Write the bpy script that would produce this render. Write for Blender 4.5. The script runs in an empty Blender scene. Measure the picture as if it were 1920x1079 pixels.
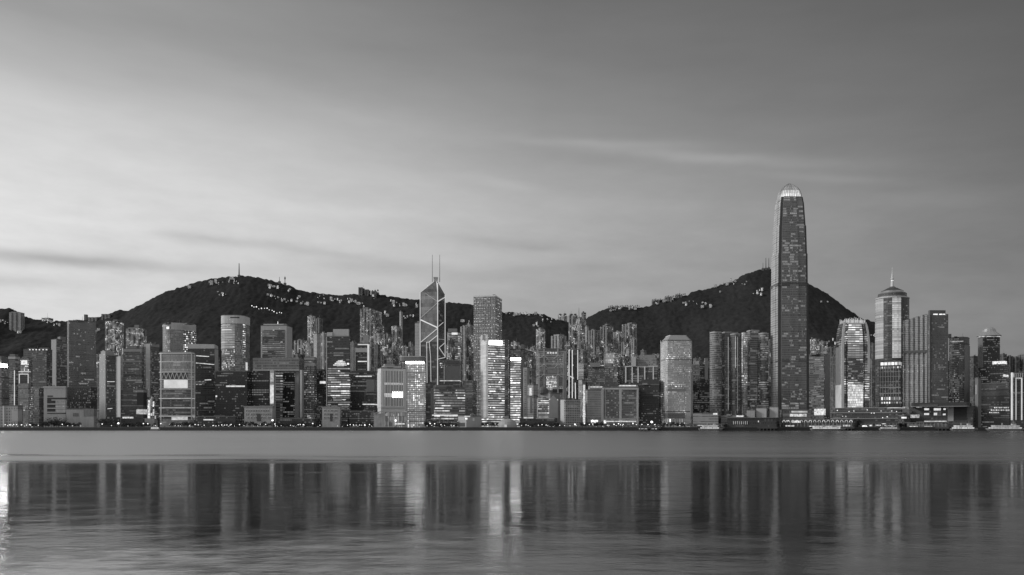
import bpy, math, random
import numpy as np
from mathutils import Vector

random.seed(7)
rng = np.random.default_rng(7)
SC = bpy.context.scene
R = math.radians

# ------------------------------------------------------------------ camera
F = 1660.0            # focal length in pixels of the 1920 px wide photograph
HY = 798.0            # row of the horizon
CH = 8.0              # camera height above the water
cam_d = bpy.data.cameras.new("camera")
cam_d.sensor_width = 36.0
cam_d.lens = 36.0 * F / 1920.0
cam_d.shift_y = (HY - 539.5) / 1920.0
cam_d.clip_start = 0.5
cam_d.clip_end = 60000.0
cam = bpy.data.objects.new("camera", cam_d)
cam.location = (0, 0, CH)
cam.rotation_euler = (R(90), 0, 0)
SC.collection.objects.link(cam)
SC.camera = cam

# ------------------------------------------------------------------ view
SC.view_settings.view_transform = 'Standard'
SC.view_settings.look = 'None'
SC.view_settings.exposure = 0.0
SC.view_settings.gamma = 1.0
SC.cycles.max_bounces = 6
SC.cycles.diffuse_bounces = 2
SC.cycles.glossy_bounces = 4
SC.cycles.sample_clamp_indirect = 16.0
SC.cycles.use_denoising = True
SC.cycles.denoiser = 'OPENIMAGEDENOISE'


# ------------------------------------------------------------------ node helper
class NT:
    def __init__(self, tree):
        self.t = tree

    def n(self, kind, **kw):
        nd = self.t.nodes.new(kind)
        for k, v in kw.items():
            setattr(nd, k, v)
        return nd

    def put(self, sock, v):
        if isinstance(v, bpy.types.NodeSocket):
            self.t.links.new(v, sock)
        elif v is not None:
            sock.default_value = v

    def m(self, op, a, b=None, c=None, clamp=False):
        nd = self.n('ShaderNodeMath', operation=op, use_clamp=clamp)
        for i, v in enumerate((a, b, c)):
            self.put(nd.inputs[i], v)
        return nd.outputs[0]

    def xyz(self, a, b, c):
        nd = self.n('ShaderNodeCombineXYZ')
        for i, v in enumerate((a, b, c)):
            self.put(nd.inputs[i], v)
        return nd.outputs[0]

    def sep(self, v):
        nd = self.n('ShaderNodeSeparateXYZ')
        self.put(nd.inputs[0], v)
        return nd.outputs

    def maprange(self, v, a, b, c, d, smooth=False):
        nd = self.n('ShaderNodeMapRange')
        nd.interpolation_type = 'SMOOTHSTEP' if smooth else 'LINEAR'
        self.put(nd.inputs[0], v)
        for i, x in enumerate((a, b, c, d)):
            self.put(nd.inputs[i + 1], x)
        return nd.outputs[0]

    def mix(self, f, a, b):
        nd = self.n('ShaderNodeMix', data_type='FLOAT')
        self.put(nd.inputs[0], f)
        self.put(nd.inputs[2], a)
        self.put(nd.inputs[3], b)
        return nd.outputs[0]

    def noise(self, vec, scale, detail=2.0, rough=0.5):
        nd = self.n('ShaderNodeTexNoise', noise_dimensions='3D')
        self.put(nd.inputs['Vector'], vec)
        self.put(nd.inputs['Scale'], scale)
        nd.inputs['Detail'].default_value = detail
        nd.inputs['Roughness'].default_value = rough
        return nd.outputs[0]

    def ramp(self, fac, stops):
        nd = self.n('ShaderNodeValToRGB')
        self.put(nd.inputs[0], fac)
        e = nd.color_ramp.elements
        while len(e) > 1:
            e.remove(e[-1])
        for i, (p, v) in enumerate(stops):
            el = e[0] if i == 0 else e.new(p)
            el.position = p
            el.color = (v, v, v, 1)
        return nd.outputs[0]


# ------------------------------------------------------------------ sky
SUN_EL, SUN_AZ = 26.0, -97.0       # low glow, to the left of the view (azimuth from +Y, clockwise)
world = bpy.data.worlds.new("World")
SC.world = world
world.use_nodes = True
wt = world.node_tree
wt.nodes.clear()
w = NT(wt)
tc = w.n('ShaderNodeTexCoord')
dx, dy, dz = w.sep(tc.outputs['Generated'])
az = w.m('MULTIPLY', w.m('ARCTAN2', dx, dy), 180 / math.pi)
el = w.m('MULTIPLY', w.m('ARCSINE', dz), 180 / math.pi)
elf = w.m('DIVIDE', el, 90.0, clamp=True)
d90 = lambda rows: [(a / 90.0, v) for a, v in rows]
left = w.ramp(elf, d90([(0, .66), (5, .68), (8, .70), (12, .73), (15, .69), (17.5, .60), (20, .45), (22.8, .33), (34, .22), (90, .26)]))
mid = w.ramp(elf, d90([(0, .31), (5, .34), (8, .375), (11, .42), (13.5, .415), (16.7, .325), (20, .25), (23, .195), (26, .155), (38, .16), (90, .26)]))
right = w.ramp(elf, d90([(0, .20), (6, .198), (9, .184), (12, .165), (14.5, .146), (17.5, .128), (20, .116), (23, .102), (36, .13), (90, .26)]))
dusk = w.ramp(elf, d90([(0, .70), (8, .78), (16, .72), (28, .45), (50, .30), (90, .26)]))      # the glow of the set sun, left of the view
dim = w.ramp(elf, d90([(0, .32), (14, .37), (40, .36), (90, .28)]))  # unseen sky beside and behind the camera, brightened to fill the facades
t1 = w.m('POWER', w.m('MAXIMUM', w.maprange(az, -31, 2, 0, 1), 0.0), 1.35)
t2 = w.maprange(az, 2, 31, 0, 1)
front = w.mix(t2, w.mix(t1, left, mid), right)
absaz = w.m('ABSOLUTE', az)
gd = w.m('ABSOLUTE', w.m('SUBTRACT', w.m('MODULO', w.m('ADD', az, 540.0 - SUN_AZ), 360.0), 180.0))   # degrees from the sunset
back = w.mix(w.maprange(gd, 25, 95, 0, 1, True), dusk, dim)
base = w.mix(w.maprange(absaz, 36, 75, 0, 1, True), front, back)
# long thin clouds: stretched noise, plus a few streaks with a place of their own
cv = w.xyz(w.m('MULTIPLY', az, .055), w.m('MULTIPLY', w.m('ADD', el, w.m('MULTIPLY', az, .05)), .32), 3.1)
n1 = w.noise(cv, 1.0, 5.0, .55)
soft = w.maprange(n1, .3, .7, -.5, .5)
amp = w.maprange(el, 3, 16, .17, .09)
n2 = w.noise(w.xyz(w.m('MULTIPLY', az, .30), w.m('MULTIPLY', w.m('ADD', el, w.m('MULTIPLY', az, .03)), .95), 6.4), 1.0, 4.0, .6)
mott = w.m('MULTIPLY', w.maprange(n2, .32, .68, -.5, .5), w.maprange(el, 4, 20, .12, .03))
cloud = w.m('ADD', w.m('ADD', 1.0, mott), w.m('MULTIPLY', soft, amp))
wob = w.m('MULTIPLY', w.m('SUBTRACT', w.noise(w.xyz(w.m('MULTIPLY', az, .22), w.m('MULTIPLY', el, .5), 8.0), 1.0, 3.0), .5), 2.2)


def streak(px, py, half_w, half_h, tilt, amount):
    """a cloud bank at a sky direction (given through the photo's rows), gaussian across, wobbling"""
    a0 = math.degrees(math.atan((px - 960) / F))
    e0 = math.degrees(math.atan((HY - py) / math.hypot(F, px - 960)))
    k = 180 / math.pi / F
    da = w.m('SUBTRACT', az, a0)
    de = w.m('SUBTRACT', w.m('SUBTRACT', el, e0), w.m('MULTIPLY', da, tilt))
    q = w.m('ADD', w.m('POWER', w.m('ABSOLUTE', w.m('DIVIDE', da, half_w * k)), 2.0),
            w.m('POWER', w.m('ABSOLUTE', w.m('DIVIDE', w.m('ADD', de, w.m('MULTIPLY', wob, half_h * k * .8)), half_h * k)), 2.0))
    return w.m('MULTIPLY', w.m('EXPONENT', w.m('MULTIPLY', q, -1.0)), amount)


tot = None
for s in [(110, 486, 190, 11, .0, -.27), (-20, 522, 110, 10, .0, -.12), (350, 443, 90, 9, -.04, -.09), (500, 460, 130, 10, -.06, -.09), (620, 478, 90, 8, -.05, -.07), (980, 460, 120, 8, -.1, -.07), (1100, 500, 90, 8, 0, -.06),
          (700, 500, 120, 14, .0, -.12), (900, 515, 130, 16, .0, -.09), (1160, 270, 150, 8, -.06, .15), (1330, 296, 230, 10, -.12, .19),
          (1560, 335, 120, 8, -.15, .11), (950, 345, 70, 9, -.2, .06), (230, 425, 150, 10, .0, .05), (1180, 560, 130, 12, 0, .08),
          (1750, 375, 120, 12, -.1, .06), (660, 215, 260, 26, -.2, .05), (620, 400, 240, 14, 0, .05)]:
    g = w.m('MULTIPLY', streak(*s), 1.25)
    tot = g if tot is None else w.m('ADD', tot, g)
cloud = w.m('MULTIPLY', cloud, w.m('ADD', 1.0, tot))
sky = w.n('ShaderNodeTexSky', sky_type='NISHITA', sun_disc=False)
sky.sun_elevation = R(SUN_EL)
sky.sun_rotation = R(SUN_AZ)
bw = w.n('ShaderNodeRGBToBW')
wt.links.new(sky.outputs[0], bw.inputs[0])
nish = w.m('MULTIPLY', bw.outputs[0], .004)
lum = w.m('MULTIPLY', w.m('ADD', base, nish), cloud)
below = w.m('GREATER_THAN', el, -.6)
lum = w.m('MULTIPLY', lum, w.mix(below, .35, 1.0))
bg = w.n('ShaderNodeBackground')
w.put(bg.inputs[0], w.xyz(lum, lum, lum))
bg.inputs[1].default_value = 1.0
wo = w.n('ShaderNodeOutputWorld')
wt.links.new(bg.outputs[0], wo.inputs[0])

sun_d = bpy.data.lights.new("sun", 'SUN')
sun_d.energy = 1.8
sun_d.angle = R(15)
sun = bpy.data.objects.new("sun", sun_d)
sd = Vector((math.sin(R(SUN_AZ)) * math.cos(R(SUN_EL)), math.cos(R(SUN_AZ)) * math.cos(R(SUN_EL)), math.sin(R(SUN_EL))))
sun.rotation_euler = sd.to_track_quat('Z', 'Y').to_euler()
sun.location = (0, 0, 900)
SC.collection.objects.link(sun)


# ------------------------------------------------------------------ materials
def new_mat(name):
    m = bpy.data.materials.new(name)
    m.use_nodes = True
    m.node_tree.nodes.clear()
    t = NT(m.node_tree)
    p = t.n('ShaderNodeBsdfPrincipled')
    o = t.n('ShaderNodeOutputMaterial')
    m.node_tree.links.new(p.outputs[0], o.inputs[0])
    try:
        m.cycles.emission_sampling = 'NONE'
    except Exception:
        pass
    return m, t, p


def grey(t, v):
    return t.xyz(v, v, v)


_plain = {}


def plain(v, rough=.6, metal=0.0, var=.22, scale=.12, spec=.4):
    """a plain wall, roof or metal surface with soft weathering"""
    key = (v, rough, metal, var, scale)
    if key in _plain:
        return _plain[key]
    m, t, p = new_mat("surface_%.2f" % v)
    co = t.n('ShaderNodeTexCoord').outputs['Object']
    x, y, z = t.sep(co)
    n = t.noise(co, scale, 4.0, .6)
    st = t.noise(t.xyz(t.m('MULTIPLY', x, .5), t.m('MULTIPLY', y, .5), t.m('MULTIPLY', z, .04)), 1.0, 3.0)
    k = t.m('ADD', t.m('MULTIPLY', t.m('ADD', n, st), var), 1.0 - var)
    v_ = t.m('MULTIPLY', k, v)
    t.put(p.inputs['Base Color'], grey(t, v_))
    p.inputs['Roughness'].default_value = rough
    p.inputs['Metallic'].default_value = metal
    p.inputs['Specular IOR Level'].default_value = spec
    _plain[key] = m
    return m


_glow = {}


def glow(s, var=.5, scale=.15, base=.3):
    """a surface that gives off light: a lamp, a screen, a lit sign, a lit room"""
    key = (s, var, scale, base)
    if key in _glow:
        return _glow[key]
    m, t, p = new_mat("lit_%.2f" % s)
    co = t.n('ShaderNodeTexCoord').outputs['Object']
    n = t.noise(co, scale, 3.0, .6)
    e = t.m('MULTIPLY', t.maprange(n, .3, .7, 1 - var, 1 + var), s)
    p.inputs['Base Color'].default_value = (base, base, base, 1)
    p.inputs['Emission Color'].default_value = (1, 1, 1, 1)
    t.put(p.inputs['Emission Strength'], e)
    _glow[key] = m
    return m


def facade_group():
    g = bpy.data.node_groups.new("facade_pattern", 'ShaderNodeTree')
    for nme in ("Bay", "Floor", "WinW", "WinH", "Lit", "Run", "Seed", "Mech", "Clus"):
        g.interface.new_socket(nme, in_out='INPUT', socket_type='NodeSocketFloat')
    for nme in ("Mask", "Bright", "Rand", "Tone"):
        g.interface.new_socket(nme, in_out='OUTPUT', socket_type='NodeSocketFloat')
    t = NT(g)
    i = t.n('NodeGroupInput').outputs
    o = t.n('NodeGroupOutput')
    uv = t.n('ShaderNodeUVMap', uv_map="UVMap").outputs[0]
    u, v, _ = t.sep(uv)
    seed = i['Seed']
    cu = t.m('ADD', t.m('DIVIDE', u, i['Bay']), t.m('MULTIPLY', seed, 7.13))
    cv_ = t.m('DIVIDE', v, i['Floor'])
    iu, iv = t.m('FLOOR', cu), t.m('FLOOR', cv_)
    fu, fv = t.m('FRACT', cu), t.m('FRACT', cv_)
    mx = t.m('LESS_THAN', t.m('ABSOLUTE', t.m('SUBTRACT', fu, .5)), t.m('MULTIPLY', i['WinW'], .5))
    my = t.m('LESS_THAN', t.m('ABSOLUTE', t.m('SUBTRACT', fv, .5)), t.m('MULTIPLY', i['WinH'], .5))
    mech = t.m('GREATER_THAN', t.m('FLOORED_MODULO', t.m('ADD', iv, 2.0), i['Mech']), 1.5)
    mask = t.m('MULTIPLY', t.m('MULTIPLY', mx, my), mech)

    def white(vec):
        nd = t.n('ShaderNodeTexWhiteNoise', noise_dimensions='3D')
        t.put(nd.inputs['Vector'], vec)
        return nd.outputs['Value'], t.sep(nd.outputs['Color'])
    r1, (r2, r2b, r2c) = white(t.xyz(iu, iv, seed))
    rv, _ = white(t.xyz(iv, seed, 3.3))
    r3, (r3a, r3b, r3c) = white(t.xyz(t.m('FLOOR', t.m('ADD', t.m('DIVIDE', cu, 6.0), t.m('MULTIPLY', rv, 5.0))), iv, t.m('ADD', seed, 11.0)))
    cl = t.maprange(t.noise(t.xyz(t.m('DIVIDE', u, i['Clus']), t.m('DIVIDE', v, t.m('MULTIPLY', i['Clus'], .6)), t.m('MULTIPLY', seed, 3.7)), 1.0, 2.0), .36, .66, 0.05, 2.1)
    la = t.m('LESS_THAN', r1, t.m('MULTIPLY', i['Lit'], cl))
    lb = t.m('LESS_THAN', r3, t.m('MULTIPLY', i['Run'], cl))
    ba = t.m('MULTIPLY', la, t.m('ADD', .06, t.m('MULTIPLY', t.m('POWER', r2, 3.6), .94)))
    bb = t.m('MULTIPLY', t.m('MULTIPLY', lb, t.m('ADD', .10, t.m('MULTIPLY', t.m('POWER', r3a, 2.6), .9))), t.m('ADD', .55, t.m('MULTIPLY', r2b, .45)))
    t.put(o.inputs['Mask'], mask)
    t.put(o.inputs['Bright'], t.m('MAXIMUM', ba, bb))
    t.put(o.inputs['Rand'], t.m('ADD', t.m('MULTIPLY', r2c, .5), t.m('MULTIPLY', rv, .5)))
    sm = t.noise(t.xyz(t.m('MULTIPLY', u, .03), t.m('MULTIPLY', v, .012), seed), 1.0, 4.0, .6)
    t.put(o.inputs['Tone'], sm)
    return g


FG = facade_group()
_seed = [0.0]


def facade(wall=.3, glass=.06, bay=3.2, fl=3.8, ww=.72, wh=.55, lit=.12, run=.05, em=1.3, rough=.22, metal=.0, mech=99, clus=34., base_glow=0.0, wr=.6):
    _seed[0] += 1.37
    m, t, p = new_mat("facade")
    g = t.n('ShaderNodeGroup', node_tree=FG)
    for k, v in dict(Bay=bay * .8, Floor=fl * .92, WinW=ww, WinH=wh, Lit=lit * 2.1, Run=run * 1.7, Seed=_seed[0] % 97, Mech=mech, Clus=clus).items():
        g.inputs[k].default_value = float(v)
    mask, br, rnd, tone = g.outputs
    v = t.mix(mask, wall, t.m('MULTIPLY', glass, t.m('ADD', .6, t.m('MULTIPLY', rnd, .8))))
    v = t.m('MULTIPLY', v, t.maprange(tone, .25, .75, .7, 1.3))
    t.put(p.inputs['Base Color'], grey(t, v))
    t.put(p.inputs['Roughness'], t.mix(mask, wr, t.m('ADD', rough, t.m('MULTIPLY', rnd, .12))))
    t.put(p.inputs['Metallic'], t.m('MULTIPLY', mask, metal))
    p.inputs['Specular IOR Level'].default_value = .5
    p.inputs['Emission Color'].default_value = (1, 1, 1, 1)
    e = t.m('MULTIPLY', br, em * 1.55)
    if base_glow:
        e = t.m('ADD', e, t.m('MULTIPLY', t.m('ADD', .5, rnd), base_glow))
    t.put(p.inputs['Emission Strength'], t.m('MULTIPLY', mask, e))
    return m


# ------------------------------------------------------------------ mesh building
class MB:
    def __init__(self):
        self.v, self.f, self.uv = [], [], []

    def face(self, pts, uv=None):
        i0 = len(self.v)
        self.v += [tuple(p) for p in pts]
        self.f.append(tuple(range(i0, i0 + len(pts))))
        if uv is None:
            a, b, c = Vector(pts[0]), Vector(pts[1]), Vector(pts[2])
            n = (b - a).cross(c - a)
            n = n.normalized() if n.length > 1e-9 else Vector((0, 0, 1))
            if abs(n.z) > .9:
                uv = [(q[0], q[1]) for q in pts]
            else:
                tg = Vector((-n.y, n.x, 0)).normalized()
                uv = [(Vector(q).dot(tg), q[2]) for q in pts]
        self.uv += list(uv)
        return self

    def prism(self, fp, z0, z1, top=True, bottom=False, fp1=None, only=None):
        """vertical (or tapered, with fp1) prism over a counter-clockwise footprint; facade UVs in metres"""
        fp1 = fp1 or fp
        s = 0.0
        for k in range(len(fp)):
            a, b = fp[k], fp[(k + 1) % len(fp)]
            a1, b1 = fp1[k], fp1[(k + 1) % len(fp)]
            d = math.hypot(b[0] - a[0], b[1] - a[1])
            if only is not None and k not in only:
                s += d
                continue
            self.face([(a[0], a[1], z0), (b[0], b[1], z0), (b1[0], b1[1], z1), (a1[0], a1[1], z1)],
                      [(s, z0), (s + d, z0), (s + d, z1), (s, z1)])
            s += d
        if top:
            self.face([(q[0], q[1], z1) for q in fp1])
        if bottom:
            self.face([(q[0], q[1], z0) for q in reversed(fp)])
        return self

    def ring(self, fo, fi, z0, z1):
        n = len(fo)
        for k in range(n):
            a, b, c, d = fo[k], fo[(k + 1) % n], fi[(k + 1) % n], fi[k]
            self.face([(*a, z0), (*b, z0), (*b, z1), (*a, z1)])
            self.face([(*c, z0), (*d, z0), (*d, z1), (*c, z1)])
            self.face([(*a, z1), (*b, z1), (*c, z1), (*d, z1)])
            self.face([(*b, z0), (*a, z0), (*d, z0), (*c, z0)])
        return self

    def tube(self, p, q, r, r1=None, n=6):
        p, q = Vector(p), Vector(q)
        r1 = r if r1 is None else r1
        d = (q - p).normalized()
        a = d.cross(Vector((0, 1, 0) if abs(d.y) < .9 else (1, 0, 0))).normalized()
        b = d.cross(a)
        ring = lambda c, rr: [c + (a * math.cos(2 * math.pi * k / n) + b * math.sin(2 * math.pi * k / n)) * rr for k in range(n)]
        A, B = ring(p, r), ring(q, r1)
        for k in range(n):
            self.face([A[k], A[(k + 1) % n], B[(k + 1) % n], B[k]])
        self.face(list(reversed(A)))
        self.face(B)
        return self

    def lathe(self, c, prof, n=24):
        for (r0, z0), (r1, z1) in zip(prof, prof[1:]):
            for k in range(n):
                a, b = 2 * math.pi * k / n, 2 * math.pi * (k + 1) / n
                P = lambda r, t, z: (c[0] + r * math.cos(t), c[1] + r * math.sin(t), z)
                rm = max(r0, r1, 1)
                self.face([P(r0, a, z0), P(r0, b, z0), P(r1, b, z1), P(r1, a, z1)],
                          [(a * rm, z0), (b * rm, z0), (b * rm, z1), (a * rm, z1)])
        return self

    def build(self, name, mat, parent=None, loc=None, smooth=False):
        me = bpy.data.meshes.new(name)
        o = Vector(loc) if loc is not None else (parent_base(parent) if parent else Vector((0, 0, 0)))
        me.from_pydata([(x - o.x, y - o.y, z - o.z) for x, y, z in self.v], [], self.f)
        lay = me.uv_layers.new(name="UVMap")
        lay.data.foreach_set("uv", np.array(self.uv, dtype=np.float32).ravel())
        me.materials.append(mat)
        if smooth:
            me.polygons.foreach_set("use_smooth", [True] * len(me.polygons))
        ob = bpy.data.objects.new(name, me)
        SC.collection.objects.link(ob)
        if parent:
            ob.parent = parent
        else:
            ob.location = o
        return ob


def parent_base(o):
    v = Vector((0, 0, 0))
    while o:
        v += Vector(o.location)
        o = o.parent
    return v


def tag(o, label=None, cat=None, group=None, kind=None):
    for k, v in (("label", label), ("category", cat), ("group", group), ("kind", kind)):
        if v:
            o[k] = v
    return o


def thing(name, label, cat, loc, group=None):
    o = bpy.data.objects.new(name, None)
    o.empty_display_size = 2
    SC.collection.objects.link(o)
    o.location = loc
    return tag(o, label, cat, group)


def copy_tree(o, loc, rz=0.0, sc=1.0, label=None):
    c = o.copy()
    SC.collection.objects.link(c)
    c.location = loc
    c.rotation_euler = (0, 0, rz)
    c.scale = (sc, sc, sc)
    if label:
        c['label'] = label
    for ch in list(o.children):
        d = ch.copy()
        SC.collection.objects.link(d)
        d.parent = c
        for e in list(ch.children):
            k = e.copy()
            SC.collection.objects.link(k)
            k.parent = d
    return c


def kx(px):
    return (px - 960.0) / F


def zrow(y, depth):
    return CH + (HY - y) / F * depth


def offset(fp, d):
    out = []
    n = len(fp)
    for k in range(n):
        p, c, q = Vector(fp[k - 1]), Vector(fp[k]), Vector(fp[(k + 1) % n])
        e1, e2 = (c - p).normalized(), (q - c).normalized()
        n1, n2 = Vector((e1.y, -e1.x)), Vector((e2.y, -e2.x))
        b = n1 + n2
        b = b.normalized() if b.length > 1e-6 else n1
        s = d / max(.35, b.dot(n1))
        out.append((c.x + b.x * s, c.y + b.y * s))
    return out


def corner(fp, r, seg=1):
    """cut (seg=1) or round the corners of a footprint"""
    out = []
    n = len(fp)
    for k in range(n):
        p, c, q = Vector(fp[k - 1]), Vector(fp[k]), Vector(fp[(k + 1) % n])
        a = c + (p - c).normalized() * min(r, (p - c).length * .48)
        b = c + (q - c).normalized() * min(r, (q - c).length * .48)
        for j in range(seg + 1):
            t = j / seg
            w_ = a * (1 - t) ** 2 + c * 2 * t * (1 - t) + b * t * t if seg > 1 else (a if j == 0 else b)
            out.append((w_.x, w_.y))
    return out


def notched(quad, n=3, depth=.12):
    """a residential plan: each side broken by recessed light wells"""
    out = []
    for k in range(4):
        a, b = Vector(quad[k]), Vector(quad[(k + 1) % 4])
        d = (b - a)
        inn = Vector((-d.y, d.x)).normalized() * d.length * depth
        m = 2 * n - 1
        for j in range(m):
            s, e = a + d * (j / m), a + d * ((j + 1) / m)
            if j % 2:
                s, e = s + inn, e + inn
            out += [(s.x, s.y), (e.x, e.y)]
    # drop duplicates
    res = []
    for q in out:
        if not res or math.hypot(q[0] - res[-1][0], q[1] - res[-1][1]) > .01:
            res.append(q)
    if math.hypot(res[0][0] - res[-1][0], res[0][1] - res[-1][1]) < .01:
        res.pop()
    return res


def solve_quad(x0, x1, Y, p, asp=1.0, a=None):
    """rectangle on the ground whose near corner is at depth Y and which spans the directions x0..x1"""
    k0, k1 = kx(x0), kx(x1)
    ks = k0 + (k1 - k0) * p
    N = (ks * Y, Y)

    def lr(t):
        c, s = math.cos(t), math.sin(t)
        d1, d0 = c - k1 * s, s + k0 * c
        if d1 < .05 or d0 < .05:
            return None
        return (k1 * Y - N[0]) / d1, (N[0] - k0 * Y) / d0
    if a is None:
        best = None
        for i in range(4, 177):
            t = R(i * .5)
            q = lr(t)
            if q:
                e = abs(math.log(max(q[1], .01) / max(q[0], .01) / asp))
                if best is None or e < best[0]:
                    best = (e, t)
        a = best[1]
    r, l = lr(a)
    c, s = math.cos(a), math.sin(a)
    Rr = (N[0] + r * c, N[1] + r * s)
    L = (N[0] - l * s, N[1] + l * c)
    return [N, Rr, (Rr[0] + L[0] - N[0], Rr[1] + L[1] - N[1]), L], a


GROUND = 4.0
ALL = []


class Bld:
    def __init__(self, name, label, x0, x1, top, Y, p=.3, asp=1.0, mat=None, cat='building', ch=0, seg=1, base=None, notch=0, roof=None, parapet=True,
                 wall='wall', group=None, fp=None, top_fp=None, plant=None, nd=.12, clutter=True, deco=True):
        self.p, self.Y, self.top = p, Y, top
        quad, self.a = solve_quad(x0, x1, Y, p, asp)
        self.quad = quad
        if fp is None:
            fp = quad
            if notch:
                fp = notched(quad, notch, nd)
            elif ch:
                fp = corner(quad, ch, seg)
        self.fp = fp
        self.z1 = zrow(top, Y)
        self.z0 = GROUND if base is None else base
        self.c = (sum(q[0] for q in quad) / 4, sum(q[1] for q in quad) / 4)
        self.o = thing(name, label, cat, (self.c[0], self.c[1], self.z0), group)
        self.mat = mat
        MB().prism(fp, self.z0, self.z1, top=False, fp1=top_fp).build(wall, mat, self.o)
        tf = top_fp or fp
        rm = roof or plain(.16, .8)
        r = MB()
        if parapet:
            if not notch:
                r.ring(offset(tf, .25), offset(tf, -.6), self.z1, self.z1 + 1.3)
            r.face([(q[0], q[1], self.z1 + .05) for q in tf])
        else:
            r.face([(q[0], q[1], self.z1) for q in tf])
        r.build('roof', rm, self.o)
        ALL.append((label, quad))
        w_ = x1 - x0
        if plant:
            for (a_, b_, t_) in plant:
                self.roofbox(a_, b_, t_)
        elif clutter and not notch and w_ > 9:
            for _ in range(random.choice((1, 2, 2, 3))):
                s0 = x0 + w_ * random.uniform(.12, .7)
                s1 = min(s0 + w_ * random.uniform(.08, .3), x1 - w_ * .08)
                self.roofbox(s0, s1, top - random.uniform(1.2, 4.0), plain(random.choice((.1, .16, .24, .32)), .7), inset=random.uniform(2, 6))
        if clutter and w_ > 9 and random.random() < .55:
            self.mast(x0 + w_ * random.uniform(.25, .75), top - random.uniform(4, 9), top, .38)
        if deco and not notch and mat.name.startswith('facade') and (GROUND - self.z1) < -25:
            for _ in range(random.choice((1, 2, 3))):
                yb = top + (HY - top) * random.uniform(.06, .85)
                self.band('floor_band', plain(random.choice((.05, .08, .2, .3)), .6), yb, yb + random.uniform(.6, 2.0), .35)

    # --- where a direction px meets the visible walls
    def hit(self, px):
        k = kx(px)
        best = None
        n = len(self.fp)
        for e in range(n):
            a, b = self.fp[e], self.fp[(e + 1) % n]
            fa, fb = a[0] - k * a[1], b[0] - k * b[1]
            if abs(fa - fb) < 1e-9:
                continue
            t = fa / (fa - fb)
            if -.001 <= t <= 1.001:
                y = a[1] + (b[1] - a[1]) * t
                if best is None or y < best[0]:
                    best = (y, e, t)
        if best is None:   # outside the outline: nearest corner
            q = min(range(n), key=lambda j: abs(self.fp[j][0] / self.fp[j][1] - k))
            return q, 0.0, self.fp[q]
        y, e, t = best
        return e, t, (k * y, y)

    def path(self, px0, px1):
        e0, t0, p0 = self.hit(px0)
        e1, t1, p1 = self.hit(px1)
        n = len(self.fp)
        pts = [p0]
        e = e0
        guard = 0
        while e != e1 and guard < n:
            e = (e + 1) % n
            pts.append(self.fp[e])
            guard += 1
        pts.append(p1)
        res = [pts[0]]
        for q in pts[1:]:
            if math.hypot(q[0] - res[-1][0], q[1] - res[-1][1]) > .02:
                res.append(q)
        return res

    def strip(self, px0, px1, z0, z1, out, inn=0.05, mb=None):
        pts = [Vector(q) for q in self.path(px0, px1)]
        if len(pts) < 2:
            return mb or MB()
        nr = []
        for k in range(len(pts)):
            e = (pts[min(k + 1, len(pts) - 1)] - pts[max(k - 1, 0)]).normalized()
            nr.append(Vector((e.y, -e.x)))
        fo = [(q.x + n_.x * out, q.y + n_.y * out) for q, n_ in zip(pts, nr)]
        fi = [(q.x + n_.x * inn, q.y + n_.y * inn) for q, n_ in zip(pts, nr)]
        mb = mb or MB()
        return mb.prism(fo + fi[::-1], z0, z1, True, True)

    def panel(self, name, mat, px0, px1, y0, y1, out=.5, parent=None):
        d = self.hit((px0 + px1) / 2)[2][1]
        z0 = max(zrow(y1, d), self.z0)
        return self.strip(px0, px1, z0, zrow(y0, d), out).build(name, mat, parent or self.o)

    def band(self, name, mat, y0, y1, out=.4):
        z0, z1 = zrow(y1, self.Y), zrow(y0, self.Y)
        return MB().ring(offset(self.fp, out), offset(self.fp, -.3), z0, z1).build(name, mat, self.o)

    def roofbox(self, px0, px1, ytop, mat=None, name='plant_room', ybase=None, dz=2.0, inset=4):
        q, _ = solve_quad(px0, px1, self.Y + inset, self.p, a=self.a)
        z0 = self.z1 + .06 if ybase is None else zrow(ybase, self.Y)
        return MB().prism(q, z0, zrow(ytop, self.Y), True).build(name, mat or plain(.22, .7), self.o)

    def mast(self, px, y0, y1, r=.5, name='antenna', mat=None, r1=None):
        d = self.c[1]
        x = kx(px) * d
        return MB().tube((x, d, zrow(y1, d)), (x, d, zrow(y0, d)), r, r1 if r1 is not None else r * .4).build(name, mat or plain(.25, .5), self.o)

    def bars(self, name, mat, segs, r=.8, d_out=.4):
        """lit or painted bars lying on the walls: list of pixel polylines"""
        for s in segs:
            mb = MB()
            for (xa, ya), (xb, yb) in zip(s, s[1:]):
                P = []
                for px, y in ((xa, ya), (xb, yb)):
                    q = self.hit(px)[2]
                    P.append((q[0], q[1] - d_out, zrow(y, q[1])))
                mb.tube(P[0], P[1], r)
            mb.build(name, mat, self.o)


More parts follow.
